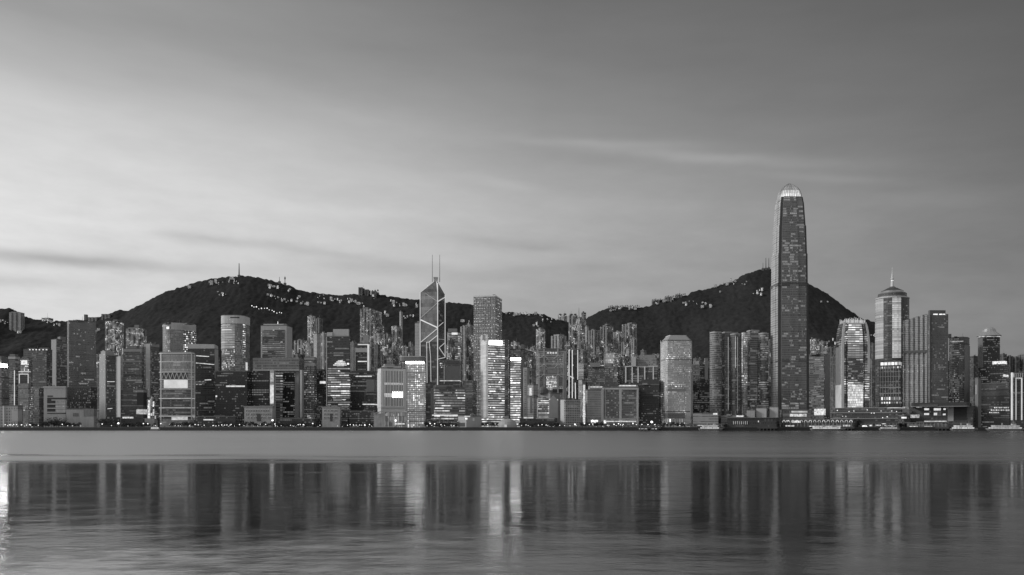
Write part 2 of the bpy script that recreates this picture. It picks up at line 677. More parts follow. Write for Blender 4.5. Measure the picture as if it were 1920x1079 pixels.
# ------------------------------------------------------------------ terrain
RIDGE = [(-400, 560), (-120, 566), (0, 578), (20, 577), (45, 592), (60, 597), (100, 601), (150, 600), (170, 597), (205, 587), (225, 580), (240, 581),
         (260, 572), (290, 556), (310, 546), (330, 540), (350, 534), (375, 526), (395, 522), (420, 519), (450, 517), (480, 518), (500, 522), (520, 528),
         (545, 535), (560, 543), (585, 547), (605, 550), (640, 553), (660, 551), (700, 551), (720, 553), (745, 556), (760, 558), (785, 562), (835, 566),
         (860, 567), (890, 571), (945, 584), (980, 587), (1020, 588), (1032, 595), (1050, 599), (1070, 605), (1095, 600), (1110, 589), (1130, 580),
         (1150, 575), (1200, 576), (1222, 572), (1240, 562), (1285, 554), (1300, 546), (1330, 540), (1345, 535), (1375, 525), (1400, 512), (1420, 506),
         (1443, 503), (1470, 506), (1495, 518), (1518, 532), (1535, 540), (1560, 556), (1580, 572), (1600, 586), (1615, 596), (1640, 602), (1660, 612),
         (1700, 642), (1750, 668), (1800, 682), (1880, 684), (1920, 684), (2300, 690)]
YR, Y0 = 2900.0, 2080.0
_rx = np.array([kx(p) * YR for p, _ in RIDGE])
_rz = np.array([zrow(y, YR) for _, y in RIDGE]) - 7.0


def vnoise(x, y, s, seed):
    """smooth value noise"""
    x, y = np.asarray(x, float) / s, np.asarray(y, float) / s
    ix, iy = np.floor(x), np.floor(y)
    fx, fy = x - ix, y - iy
    fx, fy = fx * fx * (3 - 2 * fx), fy * fy * (3 - 2 * fy)
    h = lambda a, b: np.modf(np.abs(np.sin(a * 127.1 + b * 311.7 + seed * 74.7) * 43758.5453))[0]
    return (h(ix, iy) * (1 - fx) + h(ix + 1, iy) * fx) * (1 - fy) + (h(ix, iy + 1) * (1 - fx) + h(ix + 1, iy + 1) * fx) * fy


def ground_z(x, y):
    x, y = np.asarray(x, float), np.asarray(y, float)
    t = (y - Y0) / (YR - Y0)
    H = np.interp(x, _rx, _rz)
    tt = np.clip(t, 0, 1)
    g = tt * (.4 + .6 * tt)
    g = np.where(t > 1, 1 - .55 * (t - 1) - .1 * (t - 1) ** 2, g)
    gul = (vnoise(x, y * .35, 150, 1) - .5) * 60 + (vnoise(x, y * .6, 60, 2) - .5) * 22
    z = GROUND + (H - GROUND) * g + gul * np.clip(4 * tt * (1 - tt), 0, 1) * (t > 0)
    return np.maximum(z, np.where(t > 0, GROUND + .3 * np.clip(t * 50, 0, 1), GROUND))


def crowns(x, y, cell, seed):
    ix, iy = np.floor(x / cell), np.floor(y / cell)
    best = np.zeros_like(x)
    h = lambda a, b, s: np.modf(np.abs(np.sin(a * 127.1 + b * 311.7 + (seed + s) * 74.7) * 43758.5453))[0]
    for ox in (-1, 0, 1):
        for oy in (-1, 0, 1):
            cx, cy = ix + ox, iy + oy
            px, py = (cx + h(cx, cy, 1)) * cell, (cy + h(cx, cy, 2)) * cell
            r = cell * (.5 + .5 * h(cx, cy, 3))
            d2 = ((x - px) ** 2 + (y - py) ** 2) / r ** 2
            best = np.maximum(best, np.sqrt(np.clip(1 - d2, 0, 1)) * (.4 + .9 * h(cx, cy, 4)))
    return best


def forest_mat():
    m, t, p = new_mat("hillside_forest")
    co = t.n('ShaderNodeTexCoord').outputs['Object']
    n1_ = t.noise(co, .09, 3.0, .6)
    n2_ = t.noise(co, .008, 3.0, .5)
    v = t.m('ADD', t.maprange(n1_, .3, .7, .020, .036), t.maprange(n2_, .35, .65, 0, .012))
    t.put(p.inputs['Base Color'], grey(t, v))
    p.inputs['Roughness'].default_value = .9
    p.inputs['Specular IOR Level'].default_value = .1
    return m


def grid_mesh(name, xs, ys, Z, mat):
    nx, ny = len(xs), len(ys)
    X, Yg = np.meshgrid(xs, ys)
    co = np.stack([X, Yg, Z], -1).reshape(-1, 3).astype(np.float32)
    i = np.arange((ny - 1) * nx).reshape(ny - 1, nx)[:, :-1].ravel()
    fc = np.stack([i, i + 1, i + nx + 1, i + nx], -1).astype(np.int32)
    me = bpy.data.meshes.new(name)
    me.vertices.add(len(co))
    me.vertices.foreach_set("co", co.ravel())
    me.loops.add(fc.size)
    me.loops.foreach_set("vertex_index", fc.ravel())
    me.polygons.add(len(fc))
    me.polygons.foreach_set("loop_start", np.arange(0, fc.size, 4, dtype=np.int32))
    me.update(calc_edges=True)
    me.validate()
    me.materials.append(mat)
    o = bpy.data.objects.new(name, me)
    SC.collection.objects.link(o)
    return o


xs = np.arange(-2500, 2501, 5.0)
ys = np.concatenate([np.arange(Y0 - 20, 3060, 6.0), np.arange(3070, 5200, 60.0)])
GX, GY = np.meshgrid(xs, ys)
GZ = ground_z(GX, GY)
edge = np.clip((GY - (Y0 + 40)) / 60, 0, 1)
GZ = GZ + (crowns(GX, GY, 12.0, 5) * 4.0 + crowns(GX, GY, 7.5, 9) * 3.0) * edge - 3.0 * (1 - edge)
tag(grid_mesh("hills", xs, ys, GZ, forest_mat()), kind='structure')


def on_hill(px, y):
    """the point of the hillside seen in this direction"""
    for d in np.arange(Y0 + 20, 3100, 8.0):
        x = kx(px) * d
        if float(ground_z(x, d)) + 5.0 >= zrow(y, d):
            return x, float(d), float(ground_z(x, d))
    return kx(px) * YR, YR - 30, float(ground_z(kx(px) * YR, YR - 30))


# ------------------------------------------------------------------ ground, promenade, water
SHORE = 1350.0


def asphalt():
    m, t, p = new_mat("city_ground")
    co = t.n('ShaderNodeTexCoord').outputs['Object']
    v = t.maprange(t.noise(co, .08, 4.0), .3, .7, .05, .12)
    t.put(p.inputs['Base Color'], grey(t, v))
    p.inputs['Roughness'].default_value = .85
    return m


def quad_obj(name, x0, x1, y0, y1, z, mat):
    return MB().face([(x0, y0, z), (x1, y0, z), (x1, y1, z), (x0, y1, z)]).build(name, mat)


tag(quad_obj("ground", -20000, 20000, SHORE + 30, 30000, GROUND - .1, asphalt()), kind='structure')
tag(MB().prism([(-3000, SHORE + 1.2), (3000, SHORE + 1.2), (3000, SHORE + 34), (-3000, SHORE + 34)], -4, GROUND + .05, True, True).build("promenade", plain(.2, .8)), kind='structure')


def water_mat():
    m, t, p = new_mat("harbour_water")
    co = t.n('ShaderNodeTexCoord').outputs['Object']
    x, y, z = t.sep(co)
    # wind: the far harbour is ruffled, the near water lies calm
    ly = t.m('LOGARITHM', t.m('MAXIMUM', y, 20.0), math.e)
    n_wig = t.noise(t.xyz(t.m('MULTIPLY', x, .010), t.m('MULTIPLY', ly, 7.0), 0.0), 1.0, 4.0, .6)
    wig = t.m('MULTIPLY', t.m('SUBTRACT', n_wig, .5), t.maprange(x, -150, 60, 260.0, 110.0))
    yy = t.m('ADD', y, wig)
    far = t.maprange(yy, 150, 245, 0, 1, True)
    patch = t.noise(t.xyz(t.m('MULTIPLY', x, .16), t.m('MULTIPLY', y, .22), 4.0), 1.0, 5.0, .65)
    near = t.maprange(patch, .36, .74, .075, .15)
    big = t.noise(t.xyz(t.m('MULTIPLY', x, .06), t.m('MULTIPLY', ly, 6.0), 9.0), 1.0, 3.0, .6)
    fine = t.noise(t.xyz(t.m('MULTIPLY', x, .30), t.m('MULTIPLY', y, .42), 2.0), 1.0, 5.0, .68)
    rag = t.m('ADD', t.m('MULTIPLY', t.m('SUBTRACT', big, .5), 70.0), t.m('MULTIPLY', t.m('SUBTRACT', fine, .5), 62.0))
    near = t.m('ADD', near, t.maprange(t.m('ADD', y, rag), 36, 74, t.maprange(x, -22, 20, .11, .07), 0, True))
    streak_n = t.noise(t.xyz(t.m('MULTIPLY', x, .0035), t.m('MULTIPLY', ly, 11.0), 3.0), 1.0, 4.0, .6)
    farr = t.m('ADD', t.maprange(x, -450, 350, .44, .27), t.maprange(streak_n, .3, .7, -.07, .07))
    t.put(p.inputs['Roughness'], t.mix(far, near, farr))
    p.inputs['Base Color'].default_value = (.007, .007, .007, 1)
    ramp_near = t.maprange(t.m('ADD', y, rag), 36, 74, 1.0, 0, True)
    t.put(p.inputs['IOR'], t.mix(far, t.m('ADD', 1.31, t.m('MULTIPLY', ramp_near, t.maprange(x, -22, 22, 8.5, .25))), t.maprange(x, -100, 300, 9.0, 1.75)))  # reflectivity raised far out and at the left to put in a brighter sheen
    p.inputs['Specular IOR Level'].default_value = .5
    h1 = t.noise(t.xyz(t.m('MULTIPLY', x, .55), t.m('MULTIPLY', y, .9), 0.0), 1.0, 3.0, .6)
    h2 = t.noise(t.xyz(t.m('MULTIPLY', x, .09), t.m('MULTIPLY', y, .16), 7.0), 1.0, 3.0, .55)
    h = t.m('ADD', t.m('MULTIPLY', h1, .10), t.m('MULTIPLY', h2, .5))
    h = t.m('MULTIPLY', h, t.mix(far, t.m('ADD', .6, t.m('MULTIPLY', ramp_near, .4)), .05))
    b = t.n('ShaderNodeBump')
    b.inputs['Strength'].default_value = 1.0
    b.inputs['Distance'].default_value = .16
    t.put(b.inputs['Height'], h)
    t.put(p.inputs['Normal'], b.outputs[0])
    # darkness put into the calm water: a near-black diffuse dims its reflections
    dim_diffuse = t.n('ShaderNodeBsdfDiffuse')
    dim_diffuse.inputs[0].default_value = (.02, .02, .02, 1)
    mx = t.n('ShaderNodeMixShader')
    t.put(mx.inputs[0], t.m('MULTIPLY', t.m('SUBTRACT', 1.0, far), t.m('SUBTRACT', .24, t.m('MULTIPLY', ramp_near, .2))))
    m.node_tree.links.new(p.outputs[0], mx.inputs[1])
    m.node_tree.links.new(dim_diffuse.outputs[0], mx.inputs[2])
    out = [n_ for n_ in m.node_tree.nodes if n_.type == 'OUTPUT_MATERIAL'][0]
    m.node_tree.links.new(mx.outputs[0], out.inputs[0])
    return m


tag(quad_obj("water", -9000, 9000, -900, SHORE + 4, 0.0, water_mat()), kind='structure')

sw = thing("seawall", "long dark seawall running along the far shore at the waterline", "wall", (0, SHORE, 0))
MB().prism([(-3000, SHORE), (3000, SHORE), (3000, SHORE + 1.2), (-3000, SHORE + 1.2)], -4, GROUND + .9, True).build("wall", plain(.05, .8, var=.4), sw)
MB().prism([(-3000, SHORE - .3), (3000, SHORE - .3), (3000, SHORE + 1.5), (-3000, SHORE + 1.5)], GROUND + .9, GROUND + 1.3, True, True).build("coping", plain(.16, .8), sw)


# ------------------------------------------------------------------ buildings, from the left
PALE, MIDW, DARK = .42, .24, .09
T = 'office tower'

# --- far left block
b = Bld('office_tower', 'glass office block at the left edge with a glowing white billboard on its roof', -34, 17, 690, 1440, .72, .8,
        facade(.20, .10, fl=4.2, ww=.98, wh=.6, lit=.05, run=.10, em=.7, base_glow=.03), T)
bb = b.roofbox(-30, 15, 668, plain(.18), 'billboard_frame', inset=2)
b2 = MB()
q, _ = solve_quad(-30, 14, 1440.5, .72, a=b.a)
MB().prism([q[0], q[1], q[2], q[3]], zrow(697, 1440), zrow(682.5, 1440), True, True).build('billboard', glow(30.0, .1, .02), b.o)
b = Bld('office_tower', 'narrow grey office tower with a thin lit vertical line beside the white billboard', 16, 37, 669, 1515, .6, 1.0,
        facade(.24, .08, fl=3.9, ww=.85, lit=.08, run=.04, em=.9), T, plant=[(18, 34, 664)])
b.panel('light_line', glow(.62, .15), 26.6, 27.8, 695, 762)
b.band('cornice', plain(.45), 669, 673.5)
b = Bld('hotel', 'hotel slab with a white outlined portal frame at its top and a lit window grid', 34, 58, 700, 1442, .8, .7,
        facade(.26, .07, bay=3.4, fl=3.4, ww=.6, wh=.5, lit=.36, em=.55, base_glow=.05), 'hotel')
b.bars('portal_frame', glow(.62, .15), [[(36.5, 719), (36.5, 702), (53, 702), (53, 719)]], .55)
b.panel('portal_recess', facade(.07, .03, lit=.05, em=.5), 38, 52, 703, 719, .4)
b.panel('roof_line', glow(.5, .2), 29 + 6, 57, 696.5, 698, .5)
b = Bld('office_tower', 'small office block with white lit windows rising behind the portal topped hotel', 38, 61, 673, 1540, .7, 1.0,
        facade(.22, .10, bay=3, fl=3.6, ww=.7, wh=.5, lit=.35, run=.2, em=1.0), T, plant=[(41, 55, 669)])
b.panel('lit_lounge', glow(.75, .6, .3), 40, 51, 676, 684, .4)
b = Bld('office_block', 'wide dark office block with a row of roof lights behind the far left hotels', 44, 98, 656, 1650, .8, .5,
        facade(.16, .09, bay=3.2, fl=3.8, ww=.75, lit=.12, run=.08, em=.9), 'office block', plant=[(52, 70, 653), (74, 93, 652)])
for px in (55, 61, 67, 73, 80, 86):
    b.panel('roof_light', glow(.75, .3), px, px + 2.2, 655.2, 657, .6)
b = Bld('office_tower', 'dark stepped tower with a grey left flank beside the tall plain slab tower', 96, 128, 637, 1720, .32, 1.0,
        facade(.16, .09, bay=2.8, ww=.8, lit=.08, run=.06, em=.8), T, plant=[(108, 124, 631)])
b.panel('side_wall', plain(.30), 96.5, 105.5, 637.5, 760, .4)
b = Bld('office_tower', 'tall plain slab tower, smooth grey glass with only a few lit offices', 126, 180, 602, 1570, .06, .5,
        facade(.22, .19, bay=3.2, fl=4.0, ww=.9, wh=.6, lit=.010, run=.018, em=1.3, rough=.3), T)
b.panel('corner_pier', plain(.22), 177.2, 179.4, 602.5, 770, .5)
b.panel('lower_wall', facade(.20, .14, lit=.02, run=.02, em=.9), 126.5, 148, 683, 770, .35)
b = Bld('office_block', 'low dark office block dotted with white windows in front of the plain slab tower', 124, 182, 727, 1475, .8, .45,
        facade(.07, .05, bay=3.0, fl=4.0, ww=.6, wh=.5, lit=.10, run=.03, em=1.1), 'office block')
b.bars('roof_rail', plain(.3), [[(125, 726), (181, 726)]], .4)
b = Bld('concert_hall', 'pale boxy hall with a deep stepped loggia facing the harbour', 82, 126, 726, 1420, .93, .7,
        plain(.40, .7), 'hall')
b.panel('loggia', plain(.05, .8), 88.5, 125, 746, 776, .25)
for yy in (749.5, 757, 765, 772.5):
    b.panel('loggia_floor', plain(.42), 89 if yy > 752 else 97, 124.5, yy, yy + 2.0, .9)
b.panel('lit_screen', facade(.36, .3, bay=4, fl=4, ww=.9, wh=.5, lit=.1, em=.5, base_glow=.05), 104.5, 124.5, 751, 774, .6)
b.panel('window_slot', plain(.06), 89, 99, 742, 744.5, .3)
b.band('roof_edge', plain(.5), 725, 727, .8)
b = Bld('office_block', 'dark block with small lit windows attached left of the pale loggia hall', 64, 82.5, 729, 1424, .5, 1.0,
        facade(.12, .05, bay=3.4, fl=4, ww=.5, lit=.2, em=.6), 'office block')
b = Bld('exhibition_shed', 'low pale shed with dim wall pictures behind the promenade trees', 124, 182, 768, 1394, .9, .3, plain(.34, .8, var=.6, scale=.05), 'shed')
b.panel('wall_picture', plain(.20, .8, var=.9, scale=.22), 157, 181, 769, 781, .3)
b.panel('wall_picture', plain(.16, .8, var=.9, scale=.3), 137, 147, 775, 781, .3)
b = Bld('pavilion_block', 'low pale cube with a slim white pier at the left end of the promenade', -6, 43, 762, 1394, .8, .6,
        facade(.36, .16, bay=5, fl=5, ww=.5, wh=.6, lit=.02, em=.5), 'pavilion')
b.panel('white_pier', plain(.62), 5.5, 8.5, 762, 801, .8)
b.panel('blank_panel', plain(.46), 22, 41, 768, 790, .4)
b = Bld('office_tower', 'slim tower with a rounded grey pier and one bright white fin full height', 187.5, 225, 668, 1430, .34, .8,
        facade(.12, .08, bay=2.6, fl=4.0, ww=.9, lit=.06, run=.03, em=1.0), T)
b.panel('grey_pier', plain(.36), 187.5, 199, 664, 786, 1.2)
b.panel('white_fin', plain(.86, .5), 217.2, 225, 668, 783, 1.6)
b.panel('fin_light', glow(.28, .1, .02), 219, 224.4, 669, 782, 1.75)  # thin glowing sheet laid over the white fin
b.roofbox(189, 214, 658.5, plain(.34), 'rounded_cap', inset=1)
b.roofbox(192, 200, 656.5, plain(.28), 'rounded_cap', inset=4, ybase=658.5)
b.bars('floor_light', glow(.7), [[(201.5, 716), (215, 716)], [(201.5, 767), (211, 766)]], .4)
b.mast(201, 654, 660, .5)

# --- second group
b = Bld('office_tower', 'dark glass office block left of a tall pale concrete column', 231, 277, 655, 1660, .75, .7,
        facade(.15, .10, ww=.9, lit=.06, run=.07, em=1.0), T, plant=[(238, 262, 648)])
b.band('parapet_band', plain(.34), 655, 660)
b = Bld('office_tower', 'office tower fronted by a tall pale concrete column between two darker blocks', 270, 298, 645, 1600, .5, 1.0,
        facade(.16, .10, ww=.9, lit=.12, run=.06, em=1.0), T)
b.panel('concrete_column', plain(.42), 275, 282.5, 646, 745, 2.0)
b.band('parapet_band', plain(.36), 645, 650)
b = Bld('convention_block', 'low wide dark block with dim lit strips beside the floodlit monument', 227, 276, 732, 1450, .85, .6,
        facade(.10, .08, bay=4, fl=4.6, ww=.9, wh=.4, lit=.05, run=.2, em=.35), 'convention block')
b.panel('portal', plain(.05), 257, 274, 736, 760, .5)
b.panel('portal_frame', plain(.36), 250, 276, 732, 736, .9)
b.panel('entrance_glow', glow(.38, .7, .25), 256, 275.5, 768, 777, .6)
b.panel('street_glow', glow(.55, .7, .4), 230, 250, 782, 785, .8)
xm = kx(283) * 1402  # splash of white light, built as pillars that glow by themselves
o = thing('floodlit_monument', 'glaring floodlit monument of broken white pillars beside the framed glass tower', 'monument', (xm, 1402, GROUND))
for k, (px, hw, y0, y1, s_) in enumerate([(279.4, 1.3, 751, 786, .55), (278.4, .8, 760, 786, .9), (282.0, .5, 748, 770, .16), (284.3, .5, 744, 762, .14), (287.6, 1.2, 753, 761.5, .5), (286.8, .9, 761, 763, .9), (288.4, 1.3, 768, 774, .7), (287, 1.0, 773, 780, .5), (283, 2.6, 775, 779.5, .8), (290.4, 1.2, 780, 785, .5)]):
    xa, xb = kx(px - hw) * 1402, kx(px + hw) * 1402
    MB().prism([(xa, 1401 + k * .2), (xb, 1401 + k * .2), (xb, 1403.5), (xa, 1403.5)], zrow(y1, 1402), zrow(y0, 1402), True, True).build('lit_pillar', glow(s_, .95, .35), o)
for px in (277.5, 282.2, 285.6, 289.6):
    x_ = kx(px) * 1402
    MB().tube((x_, 1402, GROUND), (x_, 1402, zrow(752, 1402)), .5).build('post', plain(.3), o)
MB().prism([(xm - 7.5, 1396), (xm + 8, 1396), (xm + 8, 1405), (xm - 7.5, 1405)], GROUND, zrow(785, 1402)).build('plinth', plain(.3), o)

b = Bld('office_tower', 'wide round shouldered tower with a pale top band and a dark dotted window panel', 297, 375, 607, 1650, .33, .7,
        facade(.32, .16, bay=3, fl=3.6, ww=.6, wh=.5, lit=.10, run=.02, em=.8, base_glow=.03), T, ch=26, seg=6)
b.panel('top_band', plain(.56), 321, 374.5, 607, 620, .8)
b.panel('shoulder_band', plain(.42), 297.5, 321, 609, 613, .7)
b.panel('dotted_panel', facade(.06, .04, bay=4.6, fl=4.4, ww=.6, wh=.6, lit=.55, em=1.2, clus=60), 344, 368, 620.5, 662, .8)
b.panel('lit_bay', facade(.2, .12, bay=3, fl=3.6, ww=.5, lit=.35, em=1.0), 311, 319, 612, 660, .6)
b.panel('roof_sign', glow(.9, .2), 313, 317.5, 613, 617.5, 1.1)

b = Bld('office_tower', 'curved glass tower wrapped in a white exposed frame with a bright blank screen', 296.5, 367, 664, 1440, .9, .55,
        facade(.26, .20, bay=2.4, fl=4.2, ww=.9, wh=.7, lit=.02, run=.03, em=.8, rough=.25, base_glow=.05), T, ch=14, seg=5)
b.roofbox(299, 365, 660, plain(.4), 'roof_deck', inset=3)
b.panel('lower_glass', facade(.12, .07, bay=3, fl=4.2, ww=.9, lit=.10, run=.12, em=.6), 303, 358, 747, 786, .4)
b.panel('middle_glass', facade(.2, .12, bay=3, fl=4.2, ww=.9, lit=.05, run=.12, em=.6), 303, 358, 729, 747, .4)
b.panel('screen', glow(.50, .35, .04), 308, 352, 712.5, 728, 1.2)
fr = plain(.7)
for px in (298, 303, 358.5, 364.5):
    b.panel('frame_post', fr, px - .5, px + .5, 664, 788, 1.6)
for yy in (662.5, 678, 697.5, 711.5, 729.2, 747, 764.5, 780):
    b.panel('frame_beam', fr if yy < 740 else glow(.33, .25), 298, 365, yy, yy + 1.3, 1.4)
b.panel('truss_floor', plain(.10), 304, 352, 699, 711.5, .5)
for k in range(6):
    x0 = 304 + k * 8
    b.bars('truss_brace', fr, [[(x0, 711), (x0 + 4, 699.5), (x0 + 8, 711)]], .5, 1.0)
b.panel('lobby', glow(.42, .5, .15), 322, 352, 782, 788, .9)
b.bars('terrace_light', glow(1.1), [[(366, 781), (375, 784)], [(382, 786), (400, 786)]], .6, 3)

b = Bld('office_tower', 'black glass tower with a pale slanted cap and a pale right edge', 352, 409, 655, 1535, .88, .6,
        facade(.045, .04, bay=3, fl=4.0, ww=.95, wh=.6, lit=.03, run=.05, em=.8, rough=.2), T)
z = b.z1
q = b.quad
cap = MB()
zt = zrow(645, 1535)
tops = [zrow(646, 1535), zrow(648, 1535), zrow(648, 1535), zt]
n4 = 4
for k in range(4):
    a_, c_ = q[k], q[(k + 1) % 4]
    cap.face([(*a_, z), (*c_, z), (*c_, tops[(k + 1) % 4]), (*a_, tops[k])])
cap.face([(*q[k], tops[k]) for k in range(4)])
cap.build('slanted_cap', plain(.48), b.o)
b.panel('edge_pier', plain(.42), 402.5, 408.5, 655.5, 710, .8)
b.bars('floor_light', glow(.75), [[(368, 667.5), (392, 669)], [(368, 681), (402, 684)], [(384, 713), (396, 712.5)]], .55)
b.panel('lit_terrace', facade(.1, .05, bay=2.5, fl=3, ww=.7, lit=.5, em=.7), 366, 384, 715, 722, .5)

b = Bld('office_tower', 'tall rounded tower with a broad pale crown band and a bright ribbed left bay', 411, 472, 592, 1650, .72, .85,
        facade(.26, .15, bay=3.1, fl=3.8, ww=.6, wh=.5, lit=.14, run=.04, em=1.0, base_glow=.02), T, ch=16, seg=5, plant=[(425, 455, 590)])
b.panel('crown_band', plain(.62), 411.5, 472, 592, 607, .8)
b.panel('crown_slot', plain(.1), 432, 449, 594.5, 597, .9)
b.panel('ribbed_bay', facade(.42, .3, bay=30, fl=5.0, ww=.98, wh=.4, lit=.4, run=.4, em=.5, base_glow=.10), 415, 440.5, 609, 655, .7)
b.panel('lit_floors', facade(.16, .1, bay=3.1, fl=3.8, ww=.7, lit=.5, run=.1, em=.8), 416, 440, 656, 694, .5)
b.panel('window_column', facade(.15, .1, bay=3.1, fl=4.4, ww=.9, wh=.5, lit=.75, em=1.1, clus=400), 455, 459.5, 607.5, 670, .6)
b.panel('lit_stair', glow(.55, .3), 460.5, 463.5, 680, 697, .8)
b = Bld('office_block', 'low black office block with scattered white windows at the foot of the crowned round tower', 404, 474, 697, 1476, .85, .6,
        facade(.035, .03, bay=3.2, fl=4.2, ww=.75, wh=.5, lit=.05, run=.05, em=1.0), 'office block')
b.panel('bright_floor', glow(.6, .4, .2), 424, 459, 723.3, 726, .5)
b.panel('lit_window', glow(.85, .4), 402.5 + 2, 407, 742, 745, .6)

b = Bld('office_tower', 'tower of one broad pale frame around a dark glass panel of thin lit floors', 489, 548, 611, 1650, .82, .6,
        plain(.50, .6), T)
b.roofbox(494, 540, 607.5, plain(.52), 'frame_top', inset=.5)
b.panel('glass_panel', facade(.10, .07, bay=3.4, fl=4.0, ww=.97, wh=.5, lit=.04, run=.35, em=.55, clus=24), 492, 534, 619, 672, .5)
b.mast(521, 603, 608, .7, 'roof_lamp', glow(1.1))

# --- the government gate building
gl = thing('gate_building', 'huge gate shaped office complex, its beam bridging two legs over dark glass', 'office complex', (kx(520) * 1490, 1490, GROUND))


def gate_box(name, x0, x1, y0, y1, Y, mat, p=.9, asp=.6, z0=None):
    q, _ = solve_quad(x0, x1, Y, p, asp)
    return MB().prism(q, GROUND if z0 is None else zrow(y1, Y), zrow(y0, Y), True, True).build(name, mat, gl)


gate_box('left_leg', 472, 507.5, 695, 790, 1490, facade(.035, .03, bay=3.4, fl=4.2, ww=.7, lit=.04, run=.10, em=1.0))
gate_box('right_leg', 553, 570, 695, 790, 1490, plain(.2), p=.42)
gate_box('beam', 474, 570, 671, 695.2, 1488, facade(.24, .13, bay=3.4, fl=5, ww=.85, wh=.5, lit=.03, run=.03, em=.7), asp=.35, z0=1)
gate_box('beam_soffit', 474, 570, 693, 695.4, 1487, plain(.42), asp=.36, z0=1)
gate_box('leg_fin', 562.5, 569.5, 694, 782, 1483, plain(.42), p=.5, z0=None)
gate_box('leg_fin', 506, 516.5, 694.5, 760, 1481, plain(.5), p=.7, z0=None)
gate_box('lit_glass', 506.3, 516, 722, 757, 1480.4, glow(.55, .5, .12), p=.7, asp=.3, z0=1)
gate_box('lit_glass', 507, 515.5, 700, 716, 1480.4, glow(.28, .6, .3), p=.7, asp=.3, z0=1)
gate_box('stair_tower', 517, 531, 697, 790, 1540, facade(.16, .1, bay=40, fl=5.0, ww=.98, wh=.45, lit=.8, run=.5, em=.75, clus=300))
gate_box('rear_block', 530.5, 554, 697, 790, 1545, facade(.04, .035, bay=3.2, fl=4.0, ww=.7, lit=.06, run=.14, em=.9))
b = Bld('office_block', 'dark slab studded with lit windows right against the gate building', 571, 594, 671, 1500, .8, .9,
        facade(.12, .07, bay=3.0, fl=4.0, ww=.65, wh=.5, lit=.24, run=.05, em=.9), 'office block')
b.band('roof_edge', plain(.34), 671, 675)
b.panel('roof_terrace', plain(.4), 571, 593, 681, 686.5, .6)
b = Bld('office_block', 'narrow dark block with one lit white floor beside the black tower', 593, 613, 694, 1520, .6, .9,
        facade(.07, .05, lit=.1, run=.03, em=.8), 'office block')
b.panel('lit_floor', glow(.75, .4, .3), 600, 610, 715, 719.5, .5)

b = Bld('office_tower', 'black glass tower with pale rooftop boxes and a lit white logo above its waist', 612, 657, 632, 1455, .95, .6,
        facade(.075, .055, bay=3.4, fl=4.0, ww=.95, wh=.55, lit=.02, run=.10, em=.9, rough=.2), T, plant=None)
b.roofbox(624.5, 655, 617, plain(.46), 'plant_room', inset=3)
b.roofbox(613, 624, 623, plain(.5), 'plant_room', inset=3)
b.panel('lower_glass', facade(.05, .035, bay=3.4, fl=4.0, ww=.95, wh=.5, lit=.03, run=.42, em=1.05, clus=50), 614.5, 656, 690, 760, .5)
b.panel('edge_trim', plain(.6), 612.2, 613.2, 632, 764, .9)
b.panel('base_trim', plain(.5), 613, 633, 761, 762.6, .9)
z_ = [b.hit(p_)[2] for p_ in (624, 631, 638, 649)]
lg = MB()
for (xa, ya, xb, yb) in [(625, 685.3, 650, 685.3), (628, 682.5, 649, 682.5), (631, 679.7, 647, 679.7), (634, 677.5, 643, 677.5)]:
    b.strip(xa, xb, zrow(ya + 1, 1460), zrow(ya - 1.2, 1460), 1.0, .5, lg)
lg.build('logo_sign', glow(.55, .6, .3), b.o)
b.panel('podium', plain(.30), 637, 656.5, 771, 795, 1.5)
b.panel('light_dot', glow(1.1), 651, 654.5, 681, 684, 1.2)

# --- low carved pale halls on the shore
for (x0, x1, tp, lab) in [(458, 515, 763, 'wider pale low hall with rows of carved window frames behind the shore trees'),
                          (604, 640, 764, 'smaller pale low hall with carved window frames, beneath the black tower')]:
    b = Bld('shore_hall', lab, x0, x1, tp, 1396, .92, .4, plain(.40, .8, var=.4), 'hall')
    b.band('cornice', plain(.3), tp - .6, tp + 1.2, .8)
    W = x1 - x0
    n = int(W / 3.6)
    for row, yy in enumerate((768, 774.5, 781)):
        for k in range(n):
            xa = x0 + 3 + k * (W - 10) / n
            if random.random() < .82:
                b.panel('window_frame', plain(.62), xa, xa + 2.4, yy, yy + 4.6, .35)
                b.panel('window', plain(.10, .3), xa + .5, xa + 1.9, yy + .8, yy + 4.2, .5)
    b.panel('doorway', plain(.08), x0 + W * .42, x0 + W * .54, 776, 790, .7)
b = Bld('office_block', 'squat black block with a bright sign strip behind the small carved hall', 640, 657, 769, 1412, .7, .8, facade(.05, .04, lit=.1, em=.8), 'office block')

# --- third group
b = Bld('office_tower', 'dark office tower outlined by a bright white right edge and top', 665, 693, 645, 1560, .9, .8,
        facade(.07, .05, bay=3, lit=.05, run=.08, em=.9), T)
b.panel('white_edge', glow(.5, .2), 689, 691.2, 646, 697, 1.2)
b.panel('white_top', glow(.45, .3), 671, 692, 645.5, 647.5, 1.1)
b.panel('pale_upper_wall', plain(.5), 667, 688.5, 653, 661, .7)
b.panel('floor_light', glow(.7, .3), 671, 688, 677.3, 679, .8)
b.panel('edge_trim', plain(.5), 665.2, 666.6, 653, 700, .7)
b.roofbox(681, 692, 628, plain(.34), 'plant_room', inset=4)
b = Bld('office_block', 'dark low office block with thin lit cornices left of the slatted white building', 655, 709, 697, 1500, .85, .6,
        facade(.08, .05, bay=3.2, lit=.06, run=.07, em=.9), 'office block')
b.panel('lit_cornice', glow(.6, .6, .3), 667, 697, 705, 707, .8)
b.panel('grey_wall', plain(.25), 687, 708, 712, 732, .6)
b.panel('lit_cornice', glow(.6, .6, .3), 680, 709, 757.5, 759.5, .8)
b.panel('dark_glass', facade(.03, .03, lit=.05, run=.02, em=1.0), 657, 686, 735, 772, .6)
